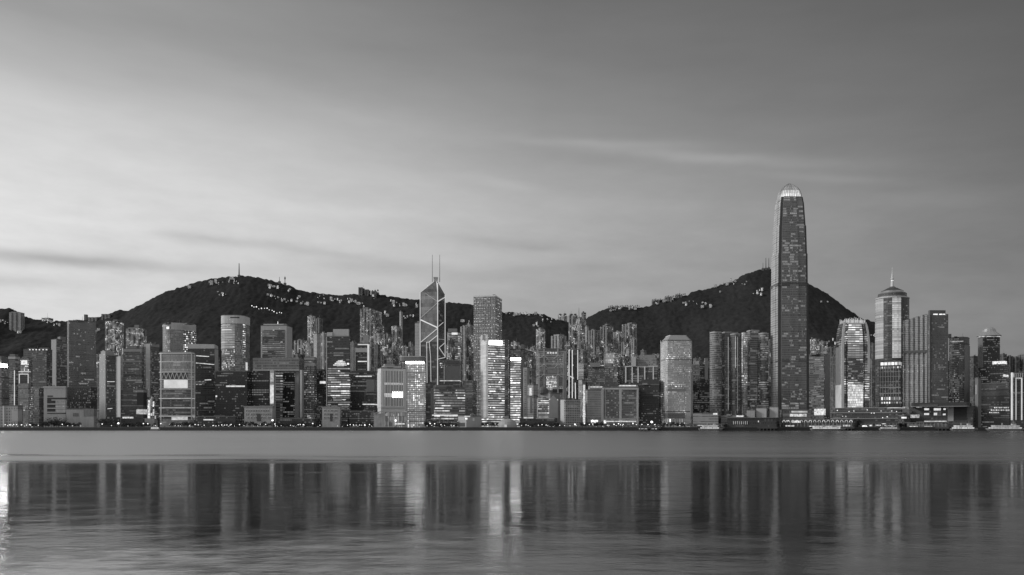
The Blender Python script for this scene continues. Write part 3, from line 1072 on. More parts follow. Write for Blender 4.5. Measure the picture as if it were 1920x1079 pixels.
b.bars('outline', plain(.35), [[(684.5, 733), (684.5, 760)]], .4)
b = Bld('shore_shed', 'black shed with tiny lights on the shore left of the mural pavilion', 655, 702, 772, 1398, .85, .5, facade(.04, .03, bay=4, lit=.14, em=.8), 'shed')

b = Bld('office_block', 'white framed building with tall brightly lit vertical slats', 708, 761, 691, 1430, .12, .6, plain(.70, .6), 'office block')
b.roofbox(716, 752, 686, plain(.5), 'roof_step', inset=2)
b.roofbox(719, 740, 682, plain(.36), 'roof_step', inset=6, ybase=686)
b.panel('slat_recess', glow(.03, .3, .03, .06), 719, 756, 696, 762, .3)
b.panel('slat_glow', glow(4.0, .45, .10), 735, 756, 735, 746, .5)
b.panel('slat_glow', glow(.6, .55, .10), 720, 756, 738, 745, .42)
b.panel('slat_glow', glow(.38, .5, .10), 720, 756, 718, 722, .42)
for k in range(13):
    xa = 719.5 + k * 2.95
    b.panel('slat', plain(.8 if k % 4 else .86), xa, xa + (1.25 if k % 3 else 1.6), 695, 762, 1.1)
b.panel('sill_beam', plain(.66), 713, 757, 761.5, 765, 1.6)
b.panel('corner_pier', plain(.75), 708, 713, 700, 765, .6)
b = Bld('hotel', 'hotel tower with a dark overhanging roof line and a dense lit window grid', 760, 798, 680, 1445, .93, .9,
        facade(.44, .10, bay=3.7, fl=3.7, ww=.62, wh=.6, lit=.34, em=1.3, base_glow=.20, clus=60), 'hotel')
b.panel('lit_sign_band', glow(9.0, .2, .2), 761, 795, 678.5, 682, .9)
rq = corner(solve_quad(748, 800, 1440, .93, .9)[0], 8, 4)
MB().prism(rq, zrow(677.5, 1445), zrow(669, 1445), True, True).build('overhanging_roof', plain(.20), b.o)
MB().prism(offset(rq, .4), zrow(670, 1445), zrow(668.6, 1445), True, True).build('roof_edge', plain(.5), b.o)
b.panel('corner_pier', plain(.46), 760, 763, 682, 786, .6)
b.panel('podium_edge', plain(.5), 766, 797, 789, 790.5, 2.0)

# mural pavilion
pv = thing('pavilion', 'curved roof pavilion with wall murals at the water edge before the slatted building', 'pavilion', (kx(733) * 1372, 1372, GROUND))
PY = 1372
X = lambda px: kx(px) * PY
arc = [(702, 775), (709, 772.6), (718, 770.8), (730, 769.8), (745, 770), (757, 771.3), (764, 773.2)]
mb = MB()
top_f = [(X(px), zrow(y, PY)) for px, y in arc]
for (xa, za), (xb, zb) in zip(top_f, top_f[1:]):
    mb.face([(xa, PY - 3, za), (xb, PY - 3, zb), (xb, PY + 18, zb + .6), (xa, PY + 18, za + .6)])
    mb.face([(xa, PY - 3, za - 1.2), (xb, PY - 3, zb - 1.2), (xb, PY - 3, zb), (xa, PY - 3, za)])
    mb.face([(xb, PY + 18, zb - .6), (xa, PY + 18, za - .6), (xa, PY + 18, za + .6), (xb, PY + 18, zb + .6)])
    mb.face([(xb, PY - 3, zb - 1.2), (xa, PY - 3, za - 1.2), (xa, PY + 18, za - .6), (xb, PY + 18, zb - .6)])
mb.build('roof', plain(.42), pv)
MB().prism([(X(701.5), PY - 1), (X(722), PY - 1), (X(722), PY + 16), (X(701.5), PY + 16)], GROUND, zrow(775.5, PY)).build('mural_wall', plain(.36, .8, var=.8, scale=.22), pv)
MB().prism([(X(722.3), PY), (X(762), PY), (X(762), PY + 15), (X(722.3), PY + 15)], GROUND, zrow(773, PY)).build('glass_wall', facade(.14, .10, bay=1.8, fl=8, ww=.7, wh=.9, lit=.3, em=.35, base_glow=.06), pv)
for px in (722.3, 729, 738, 746, 754, 762):
    MB().tube((X(px), PY - 2, GROUND), (X(px), PY - 2, zrow(772.5, PY)), .35).build('column', plain(.5), pv)
MB().prism([(X(741), PY - 1.2), (X(759), PY - 1.2), (X(759), PY - .3), (X(741), PY - .3)], zrow(796, PY), zrow(794.4, PY), True, True).build('light_strip', glow(.8, .4, .3), pv)
MB().lathe((X(742), PY - 1.5), [(0, zrow(791.5, PY)), (1.3, zrow(790.5, PY)), (1.4, zrow(788, PY)), (0, zrow(786.5, PY))], 8).build('lamp', glow(1.6, .1), pv)
MB().prism([(X(702), PY - 4.5), (X(757), PY - 4.5), (X(757), PY - 3.5), (X(702), PY - 3.5)], GROUND, GROUND + 1.2, True).build('lit_plinth', glow(.33, .5, .2), pv)

# --- Central towers
def triangle_tower():
    Y = 1800
    q, a = solve_quad(788.5, 834, Y, .70, 1.0)
    N, Rr, B, L = q
    zb = GROUND
    zs = zrow(547, Y)
    o = thing('skyscraper', 'angular glass skyscraper with white diagonal bracing and twin roof masts', 'skyscraper', ((N[0] + B[0]) / 2, (N[1] + B[1]) / 2, zb))
    gl_ = facade(.13, .20, bay=5.2, fl=8.0, ww=.96, wh=.97, lit=.0, run=.0, em=.5, rough=.2, metal=.5)
    gd = facade(.07, .055, bay=2.6, fl=4.0, ww=.94, wh=.94, lit=.02, run=.05, em=.5, rough=.18)
    C = ((N[0] + B[0]) / 2, (N[1] + B[1]) / 2)
    zl = zrow(645, Y)      # the left quarter ends lower, with a sloping glass roof
    MB().prism([N, Rr, B, L], zrow(641, Y), zs, False).build('upper_glass', gl_, o)
    MB().prism([N, Rr, B, L], zb, zrow(641, Y), True).build('lower_glass', gd, o)
    # right hand upper quarter slopes back in a dark glass plane
    lift = lambda p_, d: (p_[0], p_[1] - d)
    MB().face([(*lift(N, .5), zrow(566, Y)), (*lift(Rr, .5), zrow(553, Y)), (*lift(Rr, .5), zrow(604, Y)), (*lift(N, .5), zrow(618, Y))]).face(
        [(*lift(N, .45), zrow(566, Y)), (*lift(N, .45), zrow(618, Y)), (*lift(Rr, .45), zrow(604, Y)), (*lift(Rr, .45), zrow(553, Y))]).build('sloped_glass', gd, o)
    # pyramid top
    cx, cy = kx(817) * C[1], C[1]
    s = 7.0
    tq = [(cx + (p_[0] - C[0]) * .17, cy + (p_[1] - C[1]) * .17) for p_ in (N, Rr, B, L)]
    zt = zrow(529, C[1])
    MB().prism([N, Rr, B, L], zs, zt, True, fp1=tq).build('sloped_roof', facade(.13, .22, bay=5.2, fl=8.0, ww=.96, wh=.96, lit=0, run=0, em=.4, rough=.2, metal=.5), o)
    lq = [(cx - 4.5, cy - 4.5), (cx + 4.5, cy - 4.5), (cx + 4.5, cy + 4.5), (cx - 4.5, cy + 4.5)]
    MB().prism([(cx + (x - cx) * .7, cy + (y - cy) * .7) for x, y in lq], zt, zrow(520.5, cy), True, fp1=lq).build('lantern', facade(.6, .25, bay=1.5, fl=3, ww=.7, wh=.7, lit=.2, em=.5), o)
    for px in (810.6, 824.4):
        x = kx(px) * cy
        MB().tube((x, cy, zt), (x, cy, zrow(478, cy)), .75, .4).build('roof_mast', plain(.33), o)
    bar = glow(.50, .12, .02)
    dim = glow(.20, .15, .02)

    def P(p_, y, out=.8):
        dx_, dy_ = p_[0] - C[0], p_[1] - C[1]
        l_ = math.hypot(dx_, dy_)
        return (p_[0] + dx_ / l_ * out, p_[1] + dy_ / l_ * out - .4, zrow(y, Y))
    mix_ = lambda a_, b_, t_: (a_[0] + (b_[0] - a_[0]) * t_, a_[1] + (b_[1] - a_[1]) * t_)
    Ln, Rn = mix_(L, N, .04), mix_(Rr, N, .04)

    def brace(pts, r, m_, name='brace'):
        mb_ = MB()
        for (pa, ya), (pb, yb) in zip(pts, pts[1:]):
            mb_.tube(P(pa, ya), P(pb, yb), r)
        mb_.build(name, m_, o)
    brace([(N, 722), (N, 531)], .85, bar, 'edge_bar')
    brace([(L, 700), (L, 547)], .65, bar, 'edge_bar')
    brace([(Rr, 668), (Rr, 549)], .7, bar, 'edge_bar')
    brace([(Ln, 599), (N, 615)], 1.15, glow(.62, .1, .02))
    brace([(Rn, 553.5), (N, 566)], .9, bar)
    brace([(N, 568), (Ln, 595)], .45, dim)
    brace([(N, 566), (mix_(L, N, .3), 549)], .4, dim)
    brace([(N, 616), (Ln, 641)], .65, bar)
    brace([(N, 629), (mix_(L, N, .52), 641)], .65, bar)
    brace([(mix_(L, N, .36), 641.5), (mix_(L, N, .52), 641.5)], .5, bar)
    brace([(mix_(L, N, .38), 641.5), (mix_(L, N, .40), 718)], .55, bar)
    brace([(mix_(L, N, .52), 641.5), (mix_(L, N, .60), 670), (mix_(L, N, .62), 716)], .5, bar)
    brace([(mix_(N, Rr, .12), 612), (mix_(N, Rr, .75), 602)], .55, bar)
    brace([(mix_(N, Rr, .2), 652), (mix_(N, Rr, .9), 641)], .55, bar)
    brace([(mix_(N, Rr, .2), 652), (Rr, 666)], .6, bar)
    brace([(N, 674), (Rr, 668)], .6, bar)
    brace([(mix_(N, Rr, .1), 636), (Rr, 634)], .45, dim)
    brace([(L, 547), (mix_(L, N, .01), 546.5)], .5, dim)
    rb = MB()
    rb.tube((*L, zs), (*tq[3], zt), .45)
    rb.tube((*N, zs), (*tq[0], zt), .6)
    rb.tube((*Rr, zs), (*tq[1], zt), .45)
    rb.build('ridge_bar', bar, o)
    ALL.append(('triangle', q))


triangle_tower()

b = Bld('office_tower', 'slim pale ribbed tower tucked left of the angular braced skyscraper', 778, 792, 606, 1960, .7, 1.0,
        facade(.46, .16, bay=2.2, fl=3.6, ww=.45, wh=.5, lit=.06, em=.6), T)
b = Bld('office_block', 'low office building of bright lit floors below the braced skyscraper', 808, 872, 728, 1440, .12, .7,
        facade(.16, .08, bay=3.0, fl=4.6, ww=.94, wh=.45, lit=.25, run=.62, em=.85, clus=60), 'office block')
b.roofbox(812, 850, 722, plain(.24), 'roof_step', inset=3)
b.panel('side_wall', plain(.22), 808.2, 814, 728, 782, .5)
b.panel('base_light', glow(.75, .4, .3), 811, 858, 778, 779.6, .9)
b = Bld('office_block', 'dim dark block with faint floors between the lit low offices and the dotted tower', 868, 893, 715, 1520, .7, .9,
        facade(.08, .06, bay=3, fl=4, ww=.9, lit=.1, run=.2, em=.4), 'office block')
b = Bld('theatre_block', 'dark cube with a thin white outline standing behind the bright low offices', 823, 866, 677, 1610, .9, .8,
        facade(.09, .07, bay=3, lit=.03, run=.03, em=.6), 'office block')
b.bars('outline', plain(.75), [[(833, 720), (833, 685), (862.5, 685), (862.5, 720)], [(824, 677.5), (865, 677.5)]], .5)
b.panel('screen', plain(.16, .4), 834, 861.5, 687, 717, .5)
b.panel('lit_base', glow(.45, .5, .2), 825, 864, 713.5, 715, .8)
b.panel('lit_bay', facade(.1, .07, bay=3, lit=.6, em=.7), 825, 831, 680, 690, .5)
b = Bld('office_tower', 'office tower of lit floors with a curved white right edge and a bright roof sign', 838, 866, 624, 1960, .92, .8,
        facade(.2, .1, bay=3, fl=4, ww=.95, wh=.5, lit=.1, run=.4, em=.8), T, ch=6, seg=3)
b.panel('roof_sign', glow(.7, .2), 847, 858, 624, 628, .8)
b.bars('curved_edge', plain(.7), [[(861, 626), (863.5, 640), (864.5, 672)]], .6)
b.roofbox(840, 858, 616, plain(.3), 'plant_room', inset=4)

b = Bld('skyscraper', 'tall square skyscraper covered in a dotted lattice of small lights', 888, 941, 556, 1760, .77, .75,
        facade(.36, .11, bay=3.3, fl=4.3, ww=.66, wh=.62, lit=.06, em=1.0, metal=.2), 'skyscraper')
b.roofbox(889, 940, 553.5, plain(.3), 'plant_room', inset=1.5)
b.band('roof_light', plain(.8), 553.8, 556.2, .5)
lat = MB()
dots = MB()
for face_, (pa, pb) in enumerate([(889.5, 928), (929.5, 940.5)]):
    nx = 13 if face_ == 0 else 5
    for i in range(nx):
        px = pa + (pb - pa) * i / (nx - 1)
        b.strip(px - .22, px + .22, zrow(785, 1760), zrow(557, 1760), .45, .1, lat)
lat.build('mullion', plain(.55 if 1 else 0), b.o)
for r_ in range(36):
    yy = 560 + r_ * 6.1
    for i in range(26):
        px = 890 + i * 1.98 + random.uniform(-.2, .2)
        if random.random() < .34 and px < 940:
            b.strip(px - .36, px + .36, zrow(yy + .42, 1760), zrow(yy - .42, 1760), .8, .5, dots)
dots.build('facade_light', glow(.9, .3, .5), b.o)['kind'] = 'stuff'

b = Bld('office_tower', 'bright office tower of glowing floors behind a pale ribbed shaft with a roof sign', 901, 954, 637, 1600, .22, .8,
        facade(.14, .12, bay=3.2, fl=4.6, ww=.97, wh=.5, lit=.25, run=.55, em=1.25, clus=30, base_glow=.12), T)
b.panel('ribbed_shaft', facade(.66, .4, bay=1.6, fl=4, ww=.5, wh=.85, lit=.0, em=.3, base_glow=.28), 902, 914.5, 629, 784, 1.2)
b.roofbox(902, 914, 628, plain(.55), 'shaft_top', inset=.5)
b.panel('roof_sign', glow(9.0, .3, .08), 917, 941, 639, 647, 1.0)
b.panel('right_edge', facade(.16, .09, bay=2, lit=.2, run=.1, em=.7), 946, 953.5, 638, 780, .6)
b = Bld('office_tower', 'lit office tower with a white sign cap right of the pale ribbed shaft', 957, 983, 671, 1560, .7, .8,
        facade(.14, .09, bay=3.2, fl=4.4, ww=.95, wh=.5, lit=.2, run=.70, em=1.35, clus=40, base_glow=.14), T)
b.panel('sign_cap', glow(13.0, .15, .1), 957.5, 975.5, 671.5, 676, .8)
b.panel('plain_side', plain(.24), 976.5, 982.8, 672, 785, .5)
b = Bld('office_tower', 'narrow plain grey tower beside the sign capped office', 981, 993, 690, 1530, .6, 1.0, plain(.30, .6), T)
b.panel('window_line', facade(.2, .1, bay=2, fl=4, ww=.8, lit=.1, em=.6), 983, 987, 693, 780, .4)
b = Bld('office_tower', 'dark grey slab with a lit shaft standing behind the sign capped office', 940, 1000, 655, 1860, .6, .5,
        facade(.13, .08, bay=3, lit=.16, run=.06, em=.8), T, plant=[(950, 962, 648), (976, 985, 646)])

# exposed truss bank
b = Bld('bank_tower', 'bank tower hung from exposed steel trusses with bright lit floors between', 1005, 1062, 657, 1690, .08, .8,
        facade(.22, .12, bay=3, fl=4.0, ww=.8, wh=.6, lit=.2, run=.12, em=.6, base_glow=.03), 'bank tower')
st = plain(.62, .5, .2)
for px in (1011, 1020, 1046, 1056):
    b.panel('mast_column', plain(.5), px - 1.1, px + 1.1, 655 if px in (1020, 1046) else 663, 785, 1.8)
for yy in (667, 684, 703):
    b.bars('truss', st, [[(1010, yy + 6), (1020, yy), (1028, yy + 7), (1038, yy + 7), (1046, yy), (1057, yy + 6)]], .6, 2.2)
    b.panel('truss_chord', st, 1009, 1058, yy - 1, yy, 1.9)
for k in range(4):
    b.panel('roof_lamp', glow(.55, .3), 1026 + k * 5, 1029 + k * 5, 660.5, 663.5, 1.5)
b.panel('glass_atrium', plain(.36, .3), 1027, 1044, 688, 700, .9)
b.panel('lit_atrium', facade(.3, .2, bay=2.4, fl=3.4, ww=.8, wh=.6, lit=.5, run=.4, em=.9, clus=100), 1024, 1044, 705, 732, .9)
b.panel('lit_side', facade(.25, .18, bay=2.4, fl=4, ww=.7, lit=.45, em=.9), 1048, 1056, 700, 732, .9)
b.panel('stair_shaft', plain(.42), 1056.5, 1062, 660, 760, 1.0)
b.panel('dark_canopy', plain(.06), 1036, 1056, 730, 736, 1.2)
b.roofbox(1014, 1050, 653, plain(.2), 'plant_room', inset=5)
b = Bld('bank_tower', 'slender tower drawn in bright white tubular outlines beside the truss bank', 1066, 1085, 656, 1700, .8, 1.0,
        facade(.07, .05, bay=3, lit=.05, run=.03, em=.6), 'bank tower')
wl = glow(.75, .1)
b.bars('outline', wl, [[(1067, 748), (1067, 656.5), (1083, 656.5), (1083, 712)], [(1073, 748), (1073, 656.5)], [(1074, 685), (1083, 685)],
                       [(1069, 706), (1075, 709.5), (1083, 712)], [(1079, 748), (1078.6, 718)]], .75)
b.bars('thin_outline', plain(.7), [[(1074, 672), (1083, 672)], [(1074, 700), (1076, 712), (1075, 735)], [(1084.3, 660), (1084.3, 750)]], .45)
b = Bld('office_block', 'grey stepped office block with lit corner windows right of the white outlined tower', 1084, 1101, 681, 1660, .6, 1.0,
        facade(.32, .12, bay=3, fl=4.4, ww=.8, wh=.5, lit=.1, run=.2, em=.6), 'office block')
b.panel('terrace', plain(.45), 1085, 1100, 692, 697, .8)
b = Bld('office_block', 'thin pale block with a bright lit corner edge beside the gridded civic hall', 1085, 1098, 713, 1560, .5, 1.0,
        facade(.34, .16, bay=3, fl=4, ww=.6, lit=.3, em=.8), 'office block')
b.panel('lit_edge', glow(.6, .6, .4), 1093, 1096.5, 722, 794, .8)
b = Bld('office_block', 'pale old office with a lit arched doorway column left of the striped lit block', 989, 1009, 722, 1480, .55, .9,
        facade(.36, .16, bay=3.2, fl=4.4, ww=.5, lit=.12, em=.8), 'office block')
b.panel('lit_arch', glow(.5, .7, .4), 993, 997, 728, 742, .6)
b.panel('dark_slot', plain(.12), 994, 998, 744, 775, .5)
b = Bld('office_block', 'striped block of thin bright floors on black glass near the white outlined tower', 1007, 1030, 748, 1440, .1, .8,
        facade(.05, .04, bay=3, fl=3.6, ww=.95, wh=.45, lit=.3, run=.75, em=1.0, clus=60), 'office block', ch=2, seg=2)
b.panel('pale_flank', plain(.42), 1003 + 4.2, 1008.6, 748, 786, .5)
b = Bld('court_building', 'old domed court building, its pediment softly lit, among taller office towers', 1013, 1050, 738, 1520, .5, .6, plain(.34), 'court building')
bx, by = kx(1018) * 1530, 1530
MB().lathe((bx, by), [(9, zrow(738, 1530)), (9, zrow(732, 1530)), (8, zrow(729, 1530)), (5, zrow(726.5, 1530)), (1, zrow(725, 1530)), (0, zrow(724.5, 1530))], 16).build('dome', plain(.13), b.o)
px_ = [kx(p_) * 1514 for p_ in (1029, 1046)]
g = MB()
g.prism([(px_[0], 1508), (px_[1], 1508), (px_[1], 1519), (px_[0], 1519)], GROUND, zrow(752, 1514), True)
ap = ((px_[0] + px_[1]) / 2, zrow(742, 1514))
g.face([(px_[0], 1508, zrow(752, 1514)), (px_[1], 1508, zrow(752, 1514)), (ap[0], 1508, ap[1])])
g.face([(px_[1], 1519, zrow(752, 1514)), (px_[0], 1519, zrow(752, 1514)), (ap[0], 1519, ap[1])])
g.face([(px_[0], 1519, zrow(752, 1514)), (px_[0], 1508, zrow(752, 1514)), (ap[0], 1508, ap[1]), (ap[0], 1519, ap[1])])
g.face([(px_[1], 1508, zrow(752, 1514)), (px_[1], 1519, zrow(752, 1514)), (ap[0], 1519, ap[1]), (ap[0], 1508, ap[1])])
g.build('pediment', plain(.42), b.o)
b.panel('lit_frieze', glow(.6, .6, .4), 1030, 1045, 749, 752.5, 1.4)
b = Bld('civic_hall', 'pale civic hall tower with a regular grid of recessed windows and a blank wall', 1051, 1088, 750, 1415, .24, .5,
        facade(.46, .12, bay=4.2, fl=4.0, ww=.7, wh=.62, lit=.03, em=.6, base_glow=.015), 'civic hall')
b.panel('blank_wall', plain(.52), 1051.3, 1058, 750.5, 797, .5)
b.panel('top_slots', facade(.48, .08, bay=3, fl=3.4, ww=.6, wh=.7, lit=0, em=.1), 1061, 1086, 754, 757.5, .5)

# mid distance blocks right of centre
b = Bld('office_block', 'flat topped dark block with a pale roof box above the ribbed grey offices', 1103, 1172, 688, 1640, .8, .5,
        facade(.10, .06, bay=3, fl=4, ww=.7, lit=.2, run=.08, em=.8), 'office block', plant=[(1106, 1130, 680), (1134, 1150, 681)])
b.panel('roof_strip', glow(.4, .5, .3), 1104, 1132, 685, 686.8, .8)
b = Bld('apartment_tower', 'apartment tower with a glowing square window grid above the flat topped dark block', 1132, 1162, 662, 1730, .7, .9,
        facade(.22, .1, bay=3.4, fl=3.8, ww=.6, wh=.55, lit=.4, em=.9), 'apartment tower')
b.panel('lit_grid', facade(.45, .3, bay=4.4, fl=4.4, ww=.75, wh=.7, lit=.9, em=.45, clus=400), 1136, 1151, 663, 686, .6)
b = Bld('parking_block', 'open framed block with tall white piers behind the dark rounded tower', 1171, 1239, 687, 1560, .9, .5,
        facade(.08, .06, bay=4, fl=4.4, ww=.9, lit=.06, run=.14, em=.7), 'office block')
for px in (1173.5, 1185.5, 1196.5, 1209, 1225):
    b.panel('white_pier', plain(.8), px - 1, px + 1, 688, 718, 1.5)
b.panel('roof_beam', plain(.62), 1171.5, 1238, 686.5, 688.2, 1.7)
b.roofbox(1183, 1236, 671, facade(.3, .14, bay=3, fl=4, ww=.6, lit=.12, run=.1, em=.8), 'roof_block', inset=6)
b.roofbox(1184, 1193, 669, plain(.5), 'roof_block', inset=5)
b.roofbox(1199, 1232, 664.5, plain(.26), 'plant_room', inset=12, ybase=671)
b = Bld('office_block', 'grey office block with close vertical ribs and a lit entrance on the shore', 1098, 1132, 732, 1425, .1, .6,
        facade(.33, .14, bay=1.5, fl=4, ww=.5, wh=.6, lit=.02, run=.03, em=.5), 'office block')
b.roofbox(1103, 1130, 724, plain(.34), 'roof_step', inset=2)
b.panel('lit_cornice', glow(.45, .5, .3), 1107, 1129, 725, 727, 1.0)
b.panel('corner_pier', plain(.5), 1127, 1131.8, 731, 790, .7)
b.panel('entrance_glow', glow(.9, .6, .5), 1108, 1121, 788, 793, 1.2)
b = Bld('post_office', 'broad pale framed block of two wide dim glass bays beside the ribbed grey offices', 1131, 1197, 728, 1432, .06, .4,
        facade(.2, .10, bay=3.6, fl=4.2, ww=.9, wh=.5, lit=.12, run=.06, em=.9, base_glow=.015), 'office block')
for px, wd in ((1133.5, 2.2), (1163, 2.2), (1195.2, 1.6)):
    b.panel('frame_pier', plain(.58), px - wd, px + wd, 728, 795, 1.4)
b.panel('frame_beam', plain(.6), 1132, 1197, 728, 731, 1.5)
b.panel('frame_beam', plain(.5), 1136, 1193, 785, 787, 1.2)
b.roofbox(1160, 1196, 722, plain(.42), 'roof_step', inset=4)
b.panel('roof_light', glow(.6, .4, .3), 1162, 1192, 722.5, 724.5, 2.0)
b.panel('lit_canopy', glow(.5, .6, .3), 1134, 1192, 789.5, 791.5, 2.4)
b.panel('entrance_glow', glow(1.2, .3), 1122, 1136, 789, 794, 2.5)
b = Bld('office_tower', 'dark bronze block with one big rounded shoulder between framed block and round window tower', 1198, 1240, 722, 1450, .9, .6,
        facade(.045, .04, bay=3, fl=4, ww=.9, lit=.05, run=.05, em=.7, rough=.2), T)
cyl = MB()
q = b.quad
Lc, Nc = Vector(q[3]), Vector(q[0])
e = (Nc - Lc).normalized()
r_ = 9.0
Bk = [Vector(q[2]), Vector(q[1])]
prof = [(r_ * (1 - math.cos(t)), r_ * math.sin(t)) for t in [i * math.pi / 12 for i in range(7)]]
outl = [(Lc + e * px__, b.z1 + pz) for px__, pz in prof] + [(Nc, b.z1 + r_)]
back = Vector(q[2]) - Lc + (Vector(q[3]) - Lc)
dep = (Vector(q[2]) - Vector(q[1]))
side = (Vector(q[1]) - Nc)
fr_ = [(p_.x, p_.y, z_) for p_, z_ in outl]
bk_ = [(p_.x + side.x, p_.y + side.y, z_) for p_, z_ in outl]
for k in range(len(fr_) - 1):
    cyl.face([fr_[k], fr_[k + 1], bk_[k + 1], bk_[k]][::-1])
cyl.face([(Lc.x, Lc.y, b.z1), (Nc.x, Nc.y, b.z1)] + fr_[::-1][:-1])
cyl.face([(Nc.x, Nc.y, b.z1), (Nc.x + side.x, Nc.y + side.y, b.z1), bk_[-1], fr_[-1]])
cyl.build('rounded_top', plain(.06, .35), b.o)

# round window tower
b = Bld('office_tower', 'pale square tower pierced by hundreds of small round windows, its roof edges sloping inward', 1238, 1298, 639, 1440, .17, .9,
        facade(.50, .16, bay=2.5, fl=3.3, ww=.55, wh=.55, lit=.20, em=1.6, base_glow=.07, clus=30), T, ch=3)
tq = [(b.c[0] + (p_[0] - b.c[0]) * .66, b.c[1] + (p_[1] - b.c[1]) * .66) for p_ in b.fp]
MB().prism(offset(b.fp, .3), b.z1 + .1, zrow(630.3, 1440 + 14), True, fp1=tq).build('bevelled_roof', plain(.34), b.o)
MB().prism(offset(tq, .4), zrow(630.8, 1454), zrow(629.6, 1454), True, True).build('roof_rim', plain(.6), b.o)
for px in (1238.4, 1247.5, 1296.8):
    b.panel('corner_edge', plain(.58), px, px + 1.0, 639, 794, .4)
b.panel('corner_edge', plain(.5), 1286.5, 1297.5, 741, 786, .3)
b.panel('lit_row', facade(.32, .13, bay=2.5, fl=3.3, ww=.55, wh=.55, lit=.75, em=1.5, clus=90), 1248, 1286, 722, 727, .4)
b.panel('plain_row', plain(.30), 1248, 1286, 729, 734, .35)
b.panel('podium_screen', facade(.22, .1, bay=2.2, fl=3, ww=.5, lit=.1, em=.5), 1246, 1284, 775, 785, .8)
b.panel('colonnade', facade(.3, .1, bay=5, fl=7, ww=.6, wh=.8, lit=.55, em=1.1, clus=90), 1249, 1284, 786, 794, .7)
b.panel('side_annex', plain(.36), 1294, 1300, 700, 782, 2.0)
b = Bld('office_block', 'black recessed block with few lights between the round window tower and twin towers', 1298, 1333, 684, 1640, .4, .8,
        facade(.06, .045, bay=3, fl=3.8, ww=.7, lit=.13, run=.08, em=.8), 'office block', plant=[(1306, 1318, 677)])
b.panel('pale_slab', plain(.4), 1321, 1327, 672, 712, 1.0)

# the exchange towers: clustered rounded shafts
def exchange(label, parts, plant, lights):
    x0, x1 = parts[0][0], parts[-1][1]
    o = thing('office_tower', label, T, (kx((x0 + x1) / 2) * 1490, 1490, GROUND))
    for (xa, xb, tp, Y, rnd, mat) in parts:
        q, _ = solve_quad(xa, xb, Y, .5 if rnd else .3, 1.0)
        fp = corner(q, rnd, 6) if rnd else q
        MB().prism(fp, GROUND, zrow(tp, Y), True).build('shaft', mat, o)
        MB().ring(offset(fp, .3), offset(fp, -.8), zrow(tp, Y), zrow(tp, Y) + 1.6).build('parapet', plain(.4), o)
        ALL.append((label + str(xa), q))
    for (xa, xb, tp, yb, Y) in plant:
        q, _ = solve_quad(xa, xb, Y, .4, 1.0)
        MB().prism(q, zrow(yb, Y), zrow(tp, Y), True).build('plant_room', plain(.3), o)
    for (px, y0, y1, Y, m_) in lights:
        x = kx(px) * Y
        MB().tube((x, Y, zrow(y1, Y)), (x, Y, zrow(y0, Y)), .5).build('light_line', m_, o)
    return o


ex = lambda w_, l_, r__, e_: facade(w_, .10, bay=3, fl=3.9, ww=.96, wh=.5, lit=l_, run=r__, em=e_, rough=.25, clus=26)
exchange('left of twin rounded towers with banded glass shafts', [
    (1327, 1357, 624, 1490, 22, ex(.26, .06, .10, .8)), (1354, 1370, 624, 1502, 0, ex(.20, .04, .04, .7)), (1366, 1391, 627, 1490, 10, ex(.15, .05, .05, .8))],
    [(1332, 1352, 621.5, 624, 1500), (1360, 1384, 622.5, 625, 1512)], [(1365.5, 632, 770, 1489, glow(.18)), (1379, 630, 690, 1488, glow(.3, .8, .2)), (1383, 632, 775, 1488, plain(.6))])
exchange('right of twin rounded towers with a brighter lit left shaft', [
    (1389, 1403, 625, 1492, 8, facade(.36, .16, bay=2.4, fl=3.9, ww=.9, wh=.5, lit=.30, run=.15, em=1.0, clus=40)), (1400, 1422, 621, 1504, 0, ex(.24, .03, .16, .75)), (1419, 1444, 626, 1494, 14, ex(.18, .08, .16, .9))],
    [(1402, 1424, 618.5, 622, 1512), (1424, 1438, 623, 626, 1508)], [(1391.5, 628, 700, 1488, glow(.4, .7, .3)), (1420.5, 640, 760, 1494, plain(.05))])
b = Bld('office_block', 'small dim block with lit doorways in the gap before the tallest tower', 1428, 1446, 718, 1560, .5, 1.0, facade(.2, .1, bay=2.4, fl=4, ww=.4, wh=.8, lit=.15, em=.6), 'office block')


# ------------------------------------------------------------------ the tallest tower
def inset_corner(fp, s):
    out = []
    n = len(fp)
    for k in range(n):
        p, c, q = Vector(fp[k - 1]), Vector(fp[k]), Vector(fp[(k + 1) % n])
        e1, e2 = (p - c).normalized() * s, (q - c).normalized() * s
        out += [tuple(c + e1), tuple(c + e1 + e2), tuple(c + e2)]
    return out


def scaled(fp, c, s):
    return [(c[0] + (x - c[0]) * s, c[1] + (y - c[1]) * s) for x, y in fp]


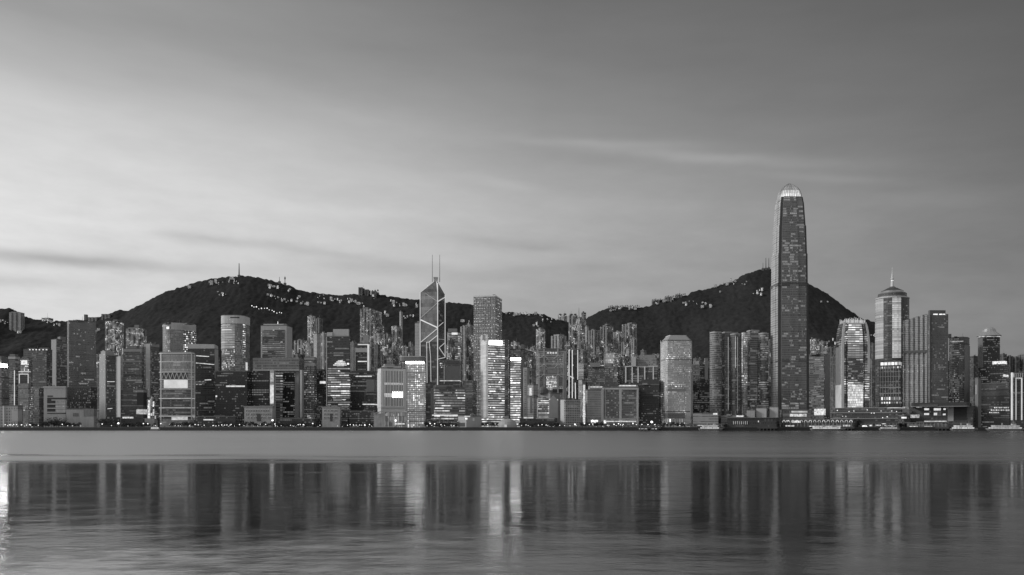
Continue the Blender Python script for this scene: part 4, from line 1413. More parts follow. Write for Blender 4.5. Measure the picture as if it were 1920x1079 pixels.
def tallest():
    Y = 1470
    q, a = solve_quad(1443, 1518, Y, .23, 1.0)
    c = (sum(p[0] for p in q) / 4, sum(p[1] for p in q) / 4)
    ALL.append(('tallest', q))
    o = thing('skyscraper', 'tallest tower of all, tapering glass skyscraper with a glowing comb of crown fins', 'skyscraper', (c[0], c[1], GROUND))
    gm = facade(.23, .14, bay=1.6, fl=4.2, ww=.8, wh=.66, lit=.02, run=.11, em=1.25, rough=.25, metal=.3, clus=40, base_glow=.006)
    tiers = [(800, 531, 1.0, .987), (531, 474, .966, .952), (474, 421, .925, .880), (421, 377, .852, .765), (377, 366, .757, .70)]
    gs = facade(.44, .30, bay=30, fl=4.2, ww=.98, wh=.5, lit=0, run=0, em=.1, rough=.3, metal=.2)  # side faces: bright sky reflection put into a paler, windowless colour
    gd = plain(.10, .5)
    for (yb, yt, s0, s1) in tiers:
        f0 = scaled(inset_corner(q, 5.0), c, s0)
        f1 = scaled(inset_corner(q, 5.0), c, s1)
        zb_ = max(GROUND, zrow(yb, Y))
        MB().prism(f0, zb_, zrow(yt, Y), True, fp1=f1, only=(2, 8)).build('curtain_wall', gm, o)
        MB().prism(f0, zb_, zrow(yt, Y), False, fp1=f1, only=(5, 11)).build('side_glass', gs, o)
        MB().prism(f0, zb_, zrow(yt, Y), False, fp1=f1, only=(0, 1, 3, 4, 6, 7, 9, 10)).build('corner_recess', gd, o)
        for k in range(4):
            # shallow central bay on every face
            A, B_ = Vector(q[k]), Vector(q[(k + 1) % 4])
            mid_ = lambda t_, s_: tuple(Vector(c) + (A + (B_ - A) * t_ - Vector(c)) * s_)
            e_ = (B_ - A).normalized()
            nn = Vector((e_.y, -e_.x)) * .7
            f0b = [mid_(.36, s0), mid_(.64, s0), mid_(.64, s0 * .9), mid_(.36, s0 * .9)]
            f1b = [mid_(.36, s1), mid_(.64, s1), mid_(.64, s1 * .9), mid_(.36, s1 * .9)]
            f0b = [(f0b[0][0] + nn.x, f0b[0][1] + nn.y), (f0b[1][0] + nn.x, f0b[1][1] + nn.y), f0b[2], f0b[3]]
            f1b = [(f1b[0][0] + nn.x, f1b[0][1] + nn.y), (f1b[1][0] + nn.x, f1b[1][1] + nn.y), f1b[2], f1b[3]]
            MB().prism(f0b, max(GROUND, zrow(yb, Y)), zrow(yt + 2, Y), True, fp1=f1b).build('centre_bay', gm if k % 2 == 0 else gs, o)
    for y0, y1, s in [(530, 536, .986), (676, 679, .994)]:
        f = scaled(inset_corner(q, 5.0), c, s)
        MB().ring(offset(f, .5), offset(f, -1), zrow(y1, Y), zrow(y0, Y)).build('plant_floor', facade(.12, .06, bay=1.6, fl=4, ww=.8, lit=0, run=0, em=.1, metal=.3), o)
    # crown
    zc, zt = zrow(366, Y), zrow(338.5, Y)
    f0 = scaled(corner(q, 14, 4), c, .68)
    fm = scaled(corner(q, 14, 4), c, .61)
    ft = scaled(corner(q, 14, 4), c, .44)
    prof = lambda t_: .03 + .98 * max(0.0, 1 - t_ ** 2.5) ** .75
    for t0_, t1_, s_ in ((0, .22, .85), (.22, .45, .55), (.45, .68, .20), (.68, .86, .12), (.86, .96, .12)):  # floodlight fading up the crown, put in as glowing rings
        MB().prism(scaled(f0, c, prof(t0_) * .95), zc + (zt - zc) * t0_, zc + (zt - zc) * t1_, True, fp1=scaled(f0, c, prof(t1_) * .95)).build('crown_lantern', glow(s_, .45, .2), o)
    n = 40
    per = []
    for k in range(len(f0)):
        per.append((Vector(f0[k]), Vector(f0[(k + 1) % len(f0)])))
    L_ = sum((b_ - a_).length for a_, b_ in per)
    for i in range(n):
        d = L_ * i / n
        for a_, b_ in per:
            l_ = (b_ - a_).length
            if d <= l_:
                p0 = a_ + (b_ - a_) * d / l_
                break
            d -= l_
        cc = Vector(c)
        mb = MB()
        prev = None
        tilt = .95 + .12 * ((i * 7) % 5) / 5
        for j in range(7):
            t_ = j / 6
            s_ = prof(min(1.0, t_))
            pt = cc + (p0 - cc) * s_
            z_ = zc - 2 + (zt - zc + 2) * t_ * tilt
            if prev is not None:
                mb.tube((prev[0].x, prev[0].y, prev[1]), (pt.x, pt.y, z_), .5, .45 if j < 6 else .25, 4)
            prev = (pt, z_)
        mb.build('crown_fin', plain(.3, .4), o)
    # lit lobby and podium at the foot
    return o


tallest()
b = Bld('podium_block', 'low pale podium with a lit concave shopfront at the foot of the tallest tower', 1462, 1520, 770, 1440, .1, .3,
        facade(.26, .14, bay=3, fl=5, ww=.8, lit=.1, run=.1, em=.7), 'podium')
b.panel('lit_canopy', glow(.42, .5, .1), 1484, 1513, 771, 774, 1.5)
b.panel('lit_shopfront', glow(.5, .8, .35), 1481, 1512, 776.5, 781.5, .6)
b = Bld('office_block', 'pale plain box standing before the foot of the tallest tower', 1418, 1439, 766, 1424, .9, .8, plain(.44), 'office block')
b = Bld('office_block', 'second pale plain box, taller, tucked against the foot of the tallest tower', 1443, 1460, 764, 1426, .9, .8, plain(.46), 'office block')
b = Bld('office_block', 'low pale mottled hut left of the two pale plain boxes', 1400, 1417, 770, 1424, .9, .8, plain(.36, var=.6, scale=.2), 'office block')

b = Bld('office_tower', 'office tower with a plain pale right side standing right of the tallest tower', 1517, 1556, 665, 1560, .72, .8,
        facade(.17, .09, bay=2.8, fl=3.7, ww=.9, wh=.5, lit=.14, run=.22, em=.8), T)
b.panel('plain_side', plain(.28), 1546, 1555.5, 666, 780, .5)
b.panel('lit_lobby', glow(.6, .7, .35), 1527, 1547, 767, 779, .8)
b.roofbox(1519, 1540, 656, facade(.15, .08, lit=.2, em=.8), 'plant_room', inset=3)

# --- the shorter twin of the tallest tower
def bright_tower():
    Y = 1480
    q, a = solve_quad(1567, 1630, Y, .20, .8)
    c = (sum(p[0] for p in q) / 4, sum(p[1] for p in q) / 4)
    ALL.append(('bright', q))
    o = thing('office_tower', 'curved shoulder office tower glowing white, with a comb of lit roof fins', T, (c[0], c[1], GROUND))
    gm = facade(.16, .1, bay=2.2, fl=4.1, ww=.9, wh=.55, lit=.2, run=.35, em=.9, clus=50)
    lv = [(790, 1.0), (650, 1.0), (635, .975), (622, .93), (612, .87), (605, .80)]
    for (ya, sa), (yb, sb) in zip(lv, lv[1:]):
        MB().prism(scaled(q, c, sa), max(GROUND, zrow(ya, Y)), zrow(yb, Y), yb == 605, fp1=scaled(q, c, sb)).build('curtain_wall', gm, o)
    # bright central bay and its rows, white edge shafts following the curve
    N, Rr, B_, L = [Vector(p) for p in q]
    e_ = (Rr - N).normalized()
    nn = Vector((e_.y, -e_.x))

    def bay(name, t0, t1, ya, yb, mat, out):
        mb = MB()
        ys_ = [ya] + [y for y, s in lv if yb < y < ya] + [yb]
        sc_ = lambda y: float(np.interp(-y, [-k for k, _ in lv], [s for _, s in lv]))
        for y0_, y1_ in zip(ys_, ys_[1:]):
            def fp_(y):
                s_ = sc_(y)
                P0 = Vector(c) + (N + (Rr - N) * t0 - Vector(c)) * s_
                P1 = Vector(c) + (N + (Rr - N) * t1 - Vector(c)) * s_
                return [tuple(P0 + nn * out), tuple(P1 + nn * out), tuple(P1 - nn * 1.5), tuple(P0 - nn * 1.5)]
            mb.prism(fp_(y0_), zrow(y0_, Y), zrow(y1_, Y), True, fp1=fp_(y1_))
        mb.build(name, mat, o)
    bay('lit_bay', .20, .76, 764, 723, facade(.7, .5, bay=1.3, fl=4.4, ww=.85, wh=.85, lit=.9, run=.8, em=.65, clus=300, base_glow=.16), .8)
    bay('dim_bay', .20, .76, 723, 672, facade(.14, .09, bay=2.4, fl=4.2, ww=.95, wh=.55, lit=.10, run=.32, em=1.0), .8)
    bay('lit_bay', .20, .76, 671, 607, facade(.40, .3, bay=9, fl=4.2, ww=.97, wh=.5, lit=.5, run=.7, em=.75, clus=300, base_glow=.08), .8)
    bay('edge_shaft', -.03, .05, 766, 604, plain(.72), 1.2)
    bay('edge_shaft', .94, 1.02, 700, 604, plain(.6), 1.0)
    bay('dark_seam', .13, .16, 764, 640, plain(.05), .7)
    bay('dark_seam', .79, .82, 764, 612, plain(.05), .7)
    bay('crown_beam', .10, .90, 608, 605.2, plain(.7), 1.6)
    # flank, its floodlight put in as white paint and a glowing slab
    d_ = (L - N)
    for k in range(9):
        pass
    f = MB()
    hw = Vector((d_.y, -d_.x)).normalized()
    hw = hw if hw.x < 0 else -hw
    for y0_, y1_, in ((766, 700), (700, 650)):
        f.prism([tuple(L + hw * .6), tuple(N + hw * .6), tuple(N + hw * .05), tuple(L + hw * .05)], zrow(y0_, Y), zrow(y1_, Y), True, True)
    f.build('white_flank', plain(.85, .5), o)
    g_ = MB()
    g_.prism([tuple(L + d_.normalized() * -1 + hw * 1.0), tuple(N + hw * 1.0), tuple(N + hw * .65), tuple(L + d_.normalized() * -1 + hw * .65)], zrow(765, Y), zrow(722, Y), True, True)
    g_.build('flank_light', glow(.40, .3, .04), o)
    # roof comb
    for i in range(14):
        t_ = (i + .5) / 14
        for side_ in (0, 1):
            P = Vector(c) + ((N + (Rr - N) * t_ if side_ == 0 else L + (B_ - L) * t_) - Vector(c)) * .78
            h_ = 594 + abs(t_ - .5) * 5 + (i % 3)
            mb = MB()
            mb.tube((P.x, P.y, zrow(606, Y)), (P.x, P.y, zrow(h_, Y)), .7, .45, 5)
            mb.build('roof_fin', glow(.45, .2, .2) if (i + side_) % 3 else plain(.6), o)
    MB().prism(scaled(q, c, .7), zrow(605, Y), zrow(600, Y), True).build('plant_room', glow(.3, .5, .2), o)


bright_tower()

# --- spired star plan tower
def spired():
    Y = 1640
    x0, x1 = 1644, 1702.5
    c = (kx(1673) * (Y + 25), Y + 25)
    r_ = (kx(x1) - kx(x0)) * (Y + 25) / 2
    NS = 24
    turn = math.atan2(-c[0], -c[1])          # one seam turned to the harbour
    ang = [math.pi / 2 - (turn + R(15 * k)) for k in range(NS, 0, -1)]
    f8 = [(c[0] + r_ * math.cos(t_), c[1] + r_ * math.sin(t_)) for t_ in ang]
    o = thing('skyscraper', 'many sided glass skyscraper with bright vertical panels, stepped conical roof and tall spire', 'skyscraper', (c[0], c[1], GROUND))
    ALL.append(('spired', [(c[0] - r_, c[1] - r_), (c[0] + r_, c[1] - r_), (c[0] + r_, c[1] + r_), (c[0] - r_, c[1] + r_)]))
    zt = zrow(558, Y)
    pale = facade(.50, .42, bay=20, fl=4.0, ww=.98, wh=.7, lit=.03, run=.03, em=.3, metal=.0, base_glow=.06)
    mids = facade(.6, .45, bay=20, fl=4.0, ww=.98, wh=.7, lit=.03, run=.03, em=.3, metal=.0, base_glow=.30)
    dark = facade(.10, .07, bay=2.4, fl=4.0, ww=.9, wh=.55, lit=.06, run=.10, em=1.0)
    MB().prism(f8, GROUND, zt, True).build('curtain_wall', dark, o)
    # bright glass panels on alternate bays of the star plan
    for k in range(NS):
        a_, b_ = Vector(f8[k]), Vector(f8[(k + 1) % NS])
        m_ = (a_ + b_) / 2
        side = (m_.x - c[0]) - kx(1673) * 0
        th_ = math.degrees(math.asin(max(-1, min(1, (m_ - Vector(c)).dot(Vector((c[1], -c[0])).normalized()) / r_))))
        front_ = (m_ - Vector(c)).dot(Vector(c)) < 0
        if not ((-90 <= th_ < -29) or (0 < th_ < 30)):
            continue
        e_ = (b_ - a_).normalized()
        nn = Vector((e_.y, -e_.x))
        P0, P1 = a_, b_
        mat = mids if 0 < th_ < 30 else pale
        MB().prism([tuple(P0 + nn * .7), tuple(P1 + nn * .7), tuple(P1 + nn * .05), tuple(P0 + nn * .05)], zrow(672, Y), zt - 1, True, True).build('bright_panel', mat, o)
    MB().ring(offset(f8, .8), offset(f8, -1), zt, zt + 1.5).build('parapet', plain(.6), o)
    MB().prism(scaled(f8, c, .86), zt, zrow(548, Y), True).build('roof_tier', facade(.12, .07, bay=2.4, fl=4, lit=.05, em=.6), o)
    MB().ring(scaled(f8, c, .90), scaled(f8, c, .84), zrow(556, Y), zrow(554.6, Y)).build('roof_ring', plain(.45), o)
    MB().ring(scaled(f8, c, .80), scaled(f8, c, .72), zrow(548, Y), zrow(546.6, Y)).build('roof_ring', plain(.3), o)
    MB().prism(scaled(f8, c, .66), zrow(548, Y), zrow(543, Y), True).build('roof_tier', glow(.12, .5, .1, .1), o)
    MB().prism(scaled(f8, c, .68), zrow(543, Y), zrow(537, Y), True, fp1=scaled(f8, c, .30)).build('conical_roof', plain(.07), o)
    MB().prism(scaled(f8, c, .26), zrow(537, Y), zrow(534, Y), True, fp1=scaled(f8, c, .14)).build('conical_roof', plain(.12), o)
    MB().lathe(c, [(3.4, zrow(535, Y)), (2.2, zrow(520, Y)), (3.2, zrow(519.5, Y)), (3.2, zrow(518, Y)), (1.8, zrow(517, Y)), (1.6, zrow(512, Y)), (.7, zrow(508, Y)), (.3, zrow(496, Y)), (0, zrow(495, Y))], 8).build('spire', plain(.7, .4), o)
    MB().lathe(c, [(2.6, zrow(533, Y)), (2.45, zrow(522, Y))], 8).build('spire_light', glow(.8), o)


spired()
b = Bld('bank_tower', 'squat tower of white gridded glass bays with a bright sign band at its top', 1648, 1692, 677, 1500, .92, .8,
        facade(.10, .09, bay=4.6, fl=6.2, ww=.8, wh=.75, lit=.14, run=.06, em=.6), 'bank tower')
b.panel('sign_band', facade(.6, .45, bay=7, fl=9, ww=.8, wh=.9, lit=.8, run=.6, em=.7, clus=300, base_glow=.2), 1650, 1690, 679.5, 685, .8)
gw = plain(.74)
for k in range(9):
    px = 1650.5 + k * 4.9
    b.panel('grid_post', gw, px - .35, px + .35, 686, 752, .7)
for yy in (697, 706, 716, 726, 737):
    b.panel('grid_beam', gw, 1649, 1691, yy, yy + (1.6 if yy in (726, 737) else .7), .85)
b.panel('lit_arcade', facade(.2, .15, bay=4.9, fl=9, ww=.55, wh=.6, lit=.85, em=1.0, clus=300), 1650, 1690, 744, 757, .6)
b.panel('lit_row', facade(.2, .15, bay=4.4, fl=7, ww=.6, wh=.6, lit=.7, em=.9, clus=300), 1650, 1690, 686.5, 691, .6)

# --- hotel pair with pleated walls
def pleated():
    Y = 1470
    o = thing('hotel', 'broad pleated hotel slab joined to a taller dark flat roofed tower', 'hotel', (kx(1735) * Y, Y, GROUND))
    q, a = solve_quad(1693, 1741, Y + 4, .94, .55)
    ALL.append(('pleated', q))
    L, N = Vector(q[3]), Vector(q[0])
    d = N - L
    inn = Vector((-d.y, d.x)).normalized()
    n = 5
    front = []
    for k in range(n):
        for t_, s_ in ((0, 0), (.16, 0), (.24, 2.2), (.40, 2.6), (.9, .2)):
            p_ = L + d * ((k + t_) / n) + inn * s_
            front.append(tuple(p_))
    front.append(tuple(N))
    fp = front + [q[1], q[2]]
    zl, zr = zrow(599, Y), zrow(588, Y)
    mb = MB()
    s = 0
    zz = []
    for p_ in fp:
        t_ = max(0, min(1, (Vector(p_) - L).dot(d) / d.length_squared))
        zz.append(zl + (zr - zl) * t_)
    for k in range(len(fp)):
        a_, b_ = fp[k], fp[(k + 1) % len(fp)]
        l_ = math.hypot(b_[0] - a_[0], b_[1] - a_[1])
        mb.face([(*a_, GROUND), (*b_, GROUND), (*b_, zz[(k + 1) % len(fp)]), (*a_, zz[k])], [(s, GROUND), (s + l_, GROUND), (s + l_, zz[(k + 1) % len(fp)]), (s, zz[k])])
        s += l_
    mb.build('pleated_wall', facade(.36, .15, bay=2.2, fl=3.4, ww=.7, wh=.6, lit=.06, run=.01, em=1.0, metal=.1), o)
    rf = MB()
    rf.face([(*fp[k], zz[k] + .1) for k in range(len(fp))])
    rf.build('roof', plain(.2), o)
    lw = MB()
    for k in range(n):
        p0, p1 = L + d * ((k + .02) / n), L + d * ((k + .15) / n)
        lw.prism([tuple(p0 - inn * .4), tuple(p1 - inn * .4), tuple(p1), tuple(p0)], zrow(754, Y), zrow(684, Y), True)
    lw.build('lit_lower_wall', facade(.4, .25, bay=2.0, fl=3.4, ww=.7, wh=.6, lit=.5, em=.5, clus=200, base_glow=.05), o)
    q2, _ = solve_quad(1740, 1778, Y - 6, .10, .8)
    ALL.append(('pleated2', q2))
    MB().prism(q2, GROUND, zrow(590, Y), True).build('tower_wall', facade(.165, .13, bay=2.6, fl=3.6, ww=.85, wh=.55, lit=.035, run=.03, em=1.1), o)
    q3, _ = solve_quad(1740.5, 1773, Y, .10, .8)
    MB().prism(q3, zrow(590, Y), zrow(582, Y), True).build('roof_block', plain(.13), o)
    # roof lamps and the dark plant floor
    N2, R2 = Vector(q2[0]), Vector(q2[1])
    e_ = (R2 - N2)
    nn = Vector((e_.y, -e_.x)).normalized()
    for t0, t1 in ((.18, .42), (.5, .68), (.72, .82)):
        P0, P1 = N2 + e_ * t0, N2 + e_ * t1
        MB().prism([tuple(P0 + nn * .6), tuple(P1 + nn * .6), tuple(P1), tuple(P0)], zrow(591.5, Y), zrow(589.5, Y), True, True).build('roof_lamp', glow(.9, .4, .3), o)
    mf = MB()
    P0, P1 = L - inn * .9, N - inn * .9
    mf.prism([tuple(P0), tuple(P1), tuple(P1 + inn * .5), tuple(P0 + inn * .5)], zrow(661, Y), zrow(656, Y), True, True)
    mf.build('plant_floor', plain(.12), o)
    ed = MB()
    ed.prism([tuple(N2 + nn * .5), tuple(N2 + e_ * .06 + nn * .5), tuple(N2 + e_ * .06), tuple(N2)], GROUND, zrow(592, Y), True)
    ed.build('dark_edge', plain(.05), o)


pleated()
b = Bld('office_tower', 'curved topped dark tower with scattered lights right of the pleated hotel', 1777, 1820, 633, 1530, .82, .8,
        facade(.15, .09, bay=2.8, fl=3.7, ww=.8, wh=.5, lit=.15, run=.05, em=1.0), T, ch=12, seg=4)
b.roofbox(1777, 1784, 626, plain(.14), 'roof_block', inset=3)
b.roofbox(1785, 1812, 630.5, plain(.2), 'roof_block', inset=8)
b.panel('lit_ledge', glow(.3, .6, .3), 1785, 1806, 640, 641.5, .8)
b.panel('edge_shaft', plain(.24), 1808, 1819, 648, 760, .8)
b = Bld('apartment_tower', 'low dim apartment tower in the gap left of the domed tower', 1817, 1834, 669, 1600, .5, 1.0, facade(.15, .08, bay=3, lit=.14, em=.7), 'apartment tower')
b = Bld('office_tower', 'dark tower topped by a pale ribbed dome', 1832, 1877, 631, 1560, .22, .9,
        facade(.06, .05, bay=2.8, fl=3.8, ww=.8, lit=.06, run=.05, em=1.0), T, ch=5, seg=2)
b.panel('pale_flank', plain(.26), 1832.3, 1843, 634, 690, .5)
cx_, cy_ = b.c
rr_ = (kx(1877) - kx(1832)) * cy_ / 2 * .93
MB().lathe((cx_, cy_), [(rr_ * 1.02, zrow(631, cy_)), (rr_ * .95, zrow(629, cy_)), (rr_ * .68, zrow(624.5, cy_)), (rr_ * .60, zrow(623, cy_)), (rr_ * .52, zrow(618, cy_)), (rr_ * .3, zrow(614.5, cy_)), (0, zrow(613.5, cy_))], 16).build('dome', plain(.46, .4, .2), b.o)
b.panel('cornice_light', glow(.45, .8, .3), 1833, 1876, 630.5, 632, .8)
b = Bld('office_block', 'stepped dark block with a lit broken roof sign right of the domed tower', 1856, 1891, 682, 1500, .75, .8,
        facade(.07, .05, bay=3, lit=.10, run=.14, em=.8), 'office block')
b.panel('roof_sign', glow(.75, .9, .4), 1861, 1887, 677.5, 683, .8)
b.panel('side_sign', glow(.7, .7, .4), 1881, 1890, 703, 707, .8)
b = Bld('office_block', 'wide plain dark block with lit diagonal floors beside the white outlined portal', 1838, 1898, 719, 1450, .9, .5,
        facade(.085, .06, bay=3.4, fl=4.2, ww=.9, wh=.5, lit=.02, run=.02, em=.9), 'office block')
for (xa, xb, yy) in [(1864, 1895, 764), (1858, 1894, 768.5), (1855, 1876, 773)]:
    for k in range(int((xb - xa) / 3.2)):
        b.panel('lit_window', glow((.9, .6, .4)[k % 3]), xa + k * 3.2, xa + k * 3.2 + 2.1, yy, yy + 1.7, .4)
b.panel('lower_glass', facade(.05, .04, bay=3, fl=4, ww=.9, lit=.05, run=.12, em=.5), 1840, 1896, 742, 784, .3)
b = Bld('pier_tower', 'tall grey windowless pier shaft left of the wide dark block', 1828, 1840, 710, 1445, .5, 1.0, plain(.18), 'pier shaft')
b.panel('pale_strip', plain(.34), 1829, 1832, 722, 740, .5)
b = Bld('portal_tower', 'dark tower at the right edge outlined by two bright white vertical lines', 1896, 1945, 700, 1442, .1, .8,
        facade(.10, .06, bay=4, fl=4, ww=.9, lit=.04, em=.6), T)
wl = glow(.50, .25, .05)
b.panel('white_line', wl, 1896.4, 1899, 699, 788, .9)
b.panel('white_line', glow(.3, .25, .05), 1904, 1905.5, 709, 788, .9)
b.panel('white_line', wl, 1914.5, 1916.5, 709, 788, .9)
b.panel('white_lintel', glow(.4), 1904, 1916.5, 708.5, 710.5, 1.0)
for k in range(6):
    b.panel('roof_slat', plain(.6), 1900 + k * 4, 1901.6 + k * 4, 700, 708, .9)
for (x0, x1, tp, lab) in [(1874, 1888, 662, 'plain dim high rise among the distant roofs just right of the domed tower'),
                          (1887, 1900, 666, 'lower dim high rise peeping between two taller distant ones at the far right'),
                          (1897, 1912, 668, 'squat distant dim high rise behind the white outlined portal'),
                          (1908, 1935, 663, 'broad distant dim high rise cut by the right edge')]:
    Bld('apartment_tower', lab, x0, x1, tp + 2, 2000, .5, .9, facade(.12, .09, bay=3, fl=3.4, lit=.03, em=.5), 'apartment tower', notch=2, plant=[(x0 + 3, x1 - 4, tp)])

# ------------------------------------------------------------------ waterfront podium, piers, terminal on the right
b = Bld('terminal_hall', 'long low hall under a thick dark floating roof with lit square windows', 1704, 1830, 762, 1420, .95, .3,
        facade(.10, .08, bay=4, fl=6, ww=.9, lit=.03, run=.03, em=.5), 'terminal', parapet=False)
rq = corner(solve_quad(1708, 1822, 1402, .95, .3)[0], 4, 3)
MB().prism(rq, zrow(762.5, 1420), zrow(755, 1420), True, True).build('floating_roof', plain(.045, .5), b.o)
MB().prism(offset(rq, .3), zrow(762.8, 1420), zrow(761.8, 1420), True, True).build('roof_edge', plain(.3), b.o)
for (xa, xb, ya, yb) in [(1733, 1742, 766, 769.5), (1733, 1742, 775, 778.5), (1751, 1764, 766, 770), (1751, 1757, 774.5, 779), (1769, 1773, 766, 769), (1768, 1773, 776, 779), (1718, 1724, 762.8, 764.5), (1725, 1729, 762.8, 764)]:
    b.panel('lit_window', glow(.7, .35, .3), xa, xb, ya, yb, .5)
b.panel('glass_frame', plain(.4), 1750, 1765, 764, 780, .3)
b.panel('pale_pier', plain(.42), 1777, 1788, 763, 790, .9)
b.panel('dark_bay', plain(.035), 1787, 1813, 764, 788, .5)
b.panel('lit_shopfront', glow(.36, .9, .4), 1707, 1724, 778, 784, 1.2)
b.panel('lit_kerb', glow(.6, .6, .3), 1733, 1775, 789.5, 791, 1.5)
b = Bld('office_block', 'grey blank terminal wall left of the thick dark floating roof', 1692, 1707, 764, 1424, .8, .8, plain(.3), 'terminal')

# stepped dark podium left of it: curved tiers with lit edges
o = thing('shopping_podium', 'dark terraced shopping podium with curved lit edges below the spired tower', 'podium', (kx(1630) * 1435, 1450, GROUND))
for (x0, x1, yb, yt, Y, v) in [(1556, 1716, 800, 785, 1402, .05), (1558, 1712, 785, 774, 1412, .07), (1560, 1704, 774, 765, 1424, .09)]:
    q, _ = solve_quad(x0, x1, Y, .9, .25)
    fp = corner(q, 10, 5)
    MB().prism(fp, max(GROUND, zrow(yb, Y)), zrow(yt, Y), True).build('terrace', facade(v, v * .6, bay=4, fl=5, ww=.85, wh=.5, lit=.08, run=.08, em=.6), o)
    MB().ring(offset(fp, .6), offset(fp, -.6), zrow(yt, Y), zrow(yt - .9, Y)).build('terrace_edge', plain(.4), o)
for (px, y, Y, s) in [(1570, 770, 1420, 1.2), (1592, 772, 1420, .9), (1601, 771, 1420, .9), (1626, 769, 1421, 1.1), (1634, 775, 1408, .8), (1639, 775, 1408, 1.0), (1652, 771, 1421, .6),
                      (1672, 771, 1421, .9), (1681, 772, 1421, .9), (1655, 783.5, 1398, 1.1), (1663.5, 782, 1398, 1.2), (1580, 781, 1408, .6), (1586, 781, 1408, .6)]:
    x = kx(px) * Y
    MB().lathe((x, Y, 0), [(0, zrow(y, Y) - .9), (1.1, zrow(y, Y)), (0, zrow(y, Y) + .9)], 6).build('terrace_lamp', glow(s, .1), o)
q, _ = solve_quad(1664, 1700, 1418, .9, .2)
MB().prism(q, zrow(765.5, 1418), zrow(764.3, 1418), True, True).build('lit_edge', glow(.4, .7, .1), o)


# ferry piers: open decked sheds over the water
def pier(label, x0, x1, roof_y, Y, wall, lit_rows, arches=0, em=.8, posts=True):
    q, _ = solve_quad(x0, x1, Y, .93, .25)
    c = (sum(p[0] for p in q) / 4, sum(p[1] for p in q) / 4)
    o = thing('ferry_pier', label, 'ferry pier', (c[0], c[1], 0))
    MB().prism(scaled(q, c, .99), zrow(800.5, Y), zrow(roof_y + 1.5, Y), True, True).build('hall', wall, o)
    MB().prism(offset(q, 1.2), zrow(roof_y + 1.5, Y), zrow(roof_y, Y), True, True).build('roof', plain(.12), o)
    MB().prism(offset(q, 1.5), zrow(804, Y), zrow(800.5, Y), True, True).build('deck', plain(.06), o)
    L, N = Vector(q[3]), Vector(q[0])
    e_ = N - L
    nn = Vector((e_.y, -e_.x)).normalized()
    n = max(4, int((x1 - x0) / 7))
    for k in range(n):
        P = L + e_ * ((k + .5) / n)
        MB().tube((P.x, P.y - .5, -2), (P.x, P.y - .5, zrow(804, Y)), .9).build('pile', plain(.05), o)
        if posts:
            MB().tube((P.x + nn.x, P.y + nn.y, zrow(800.5, Y)), (P.x + nn.x, P.y + nn.y, zrow(roof_y + 1.5, Y)), .3).build('post', plain(.3), o)
    for (xa, xb, ya, yb, s) in lit_rows:
        xs_ = (xa - x0) / (x1 - x0), (xb - x0) / (x1 - x0)
        P0, P1 = L + e_ * xs_[0], L + e_ * xs_[1]
        MB().prism([tuple(P0 + nn * .8), tuple(P1 + nn * .8), tuple(P1 + nn * .1), tuple(P0 + nn * .1)], zrow(yb, Y), zrow(ya, Y), True, True).build('lit_window', glow(s, .8, .3), o)
    for k in range(arches):
        t_ = (k + .5) / arches
        P = L + e_ * t_ + nn * 1.1
        pts = []
        for j in range(7):
            an = math.pi * j / 6
            pts.append((P.x - math.cos(an) * 2.0 * e_.normalized().x, P.y - math.cos(an) * 2.0 * e_.normalized().y, zrow(792, Y) + 3.2 * math.sin(an)))
        mb = MB()
        for a_, b_ in zip(pts, pts[1:]):
            mb.tube(a_, b_, .28)
        mb.build('lit_arch', glow(.55 if k % 3 else .9, .3), o)
    return o


dk = facade(.045, .035, bay=3, fl=5, ww=.6, wh=.7, lit=.05, run=.04, em=.35)
pier('broad black pier hall with a row of tiny lights under its plain roof', 1363, 1462, 783, 1342, dk,
     [(1418 + k * 4.2, 1420 + k * 4.2, 801, 803, .9) for k in range(7)] + [(1376 + k * 4, 1377 + k * 4, 790, 796, .25) for k in range(8)] + [(1426, 1428, 789, 792, .5)], posts=False)
pier('arcaded pier with rows of lit arches and bright lower deck', 1466, 1610, 786, 1340,
     facade(.07, .05, bay=3, fl=4, ww=.6, wh=.6, lit=.12, em=.5),
     [(1475, 1481, 788.5, 790, .7), (1487, 1505, 789, 793, .45), (1474, 1492, 798, 800, .55), (1500, 1518, 801, 805, .40), (1522, 1586, 799, 801, .55), (1524, 1584, 802, 804.5, .42), (1590, 1604, 797, 800, .4)], arches=16)
pier('low pier shed with a bright white entrance right of the arcaded pier', 1613, 1690, 793, 1343,
     facade(.09, .06, bay=3, fl=4, ww=.8, lit=.1, em=.5), [(1617, 1626, 798, 801.5, 1.1), (1626, 1628, 800, 806, .9), (1632, 1637, 797, 799.5, 1.0), (1644, 1655, 797, 798.5, .6), (1657, 1665, 793.5, 795.5, 1.0), (1645, 1648, 801, 804, .8), (1662, 1684, 798, 799, .35)])
pier('dim pier shed with glazed front beside the bright white ferry', 1700, 1783, 792, 1343,
     facade(.14, .08, bay=3, fl=5, ww=.8, lit=.1, em=.4), [(1706, 1723, 799.5, 802, .55), (1711, 1718, 805, 806.5, .8), (1727, 1731, 801, 803, .6), (1736, 1752, 799, 803, .25)])
pier('small landing stage with glowing lamps below the round window tower', 1172, 1242, 797, 1344,
     facade(.07, .05, bay=3, fl=4, ww=.8, lit=.3, em=.5), [(1180, 1184, 802, 805, .8), (1193, 1208, 802, 805, .6), (1209, 1218, 802, 805, .8), (1224, 1236, 803, 805, .6)])
pier('long low landing shed with a railing right of the glowing stage', 1284, 1362, 795, 1344,
     facade(.16, .1, bay=2, fl=4, ww=.7, lit=.2, em=.4), [(1287, 1294, 800, 803, .5), (1310, 1352, 797.3, 798.5, .6)])
b = Bld('control_block', 'dark upright control block with a lit top window between two low piers', 1684, 1707, 780, 1375, .5, .8, facade(.05, .04, bay=3, lit=.1, em=.7), 'control block', base=GROUND)
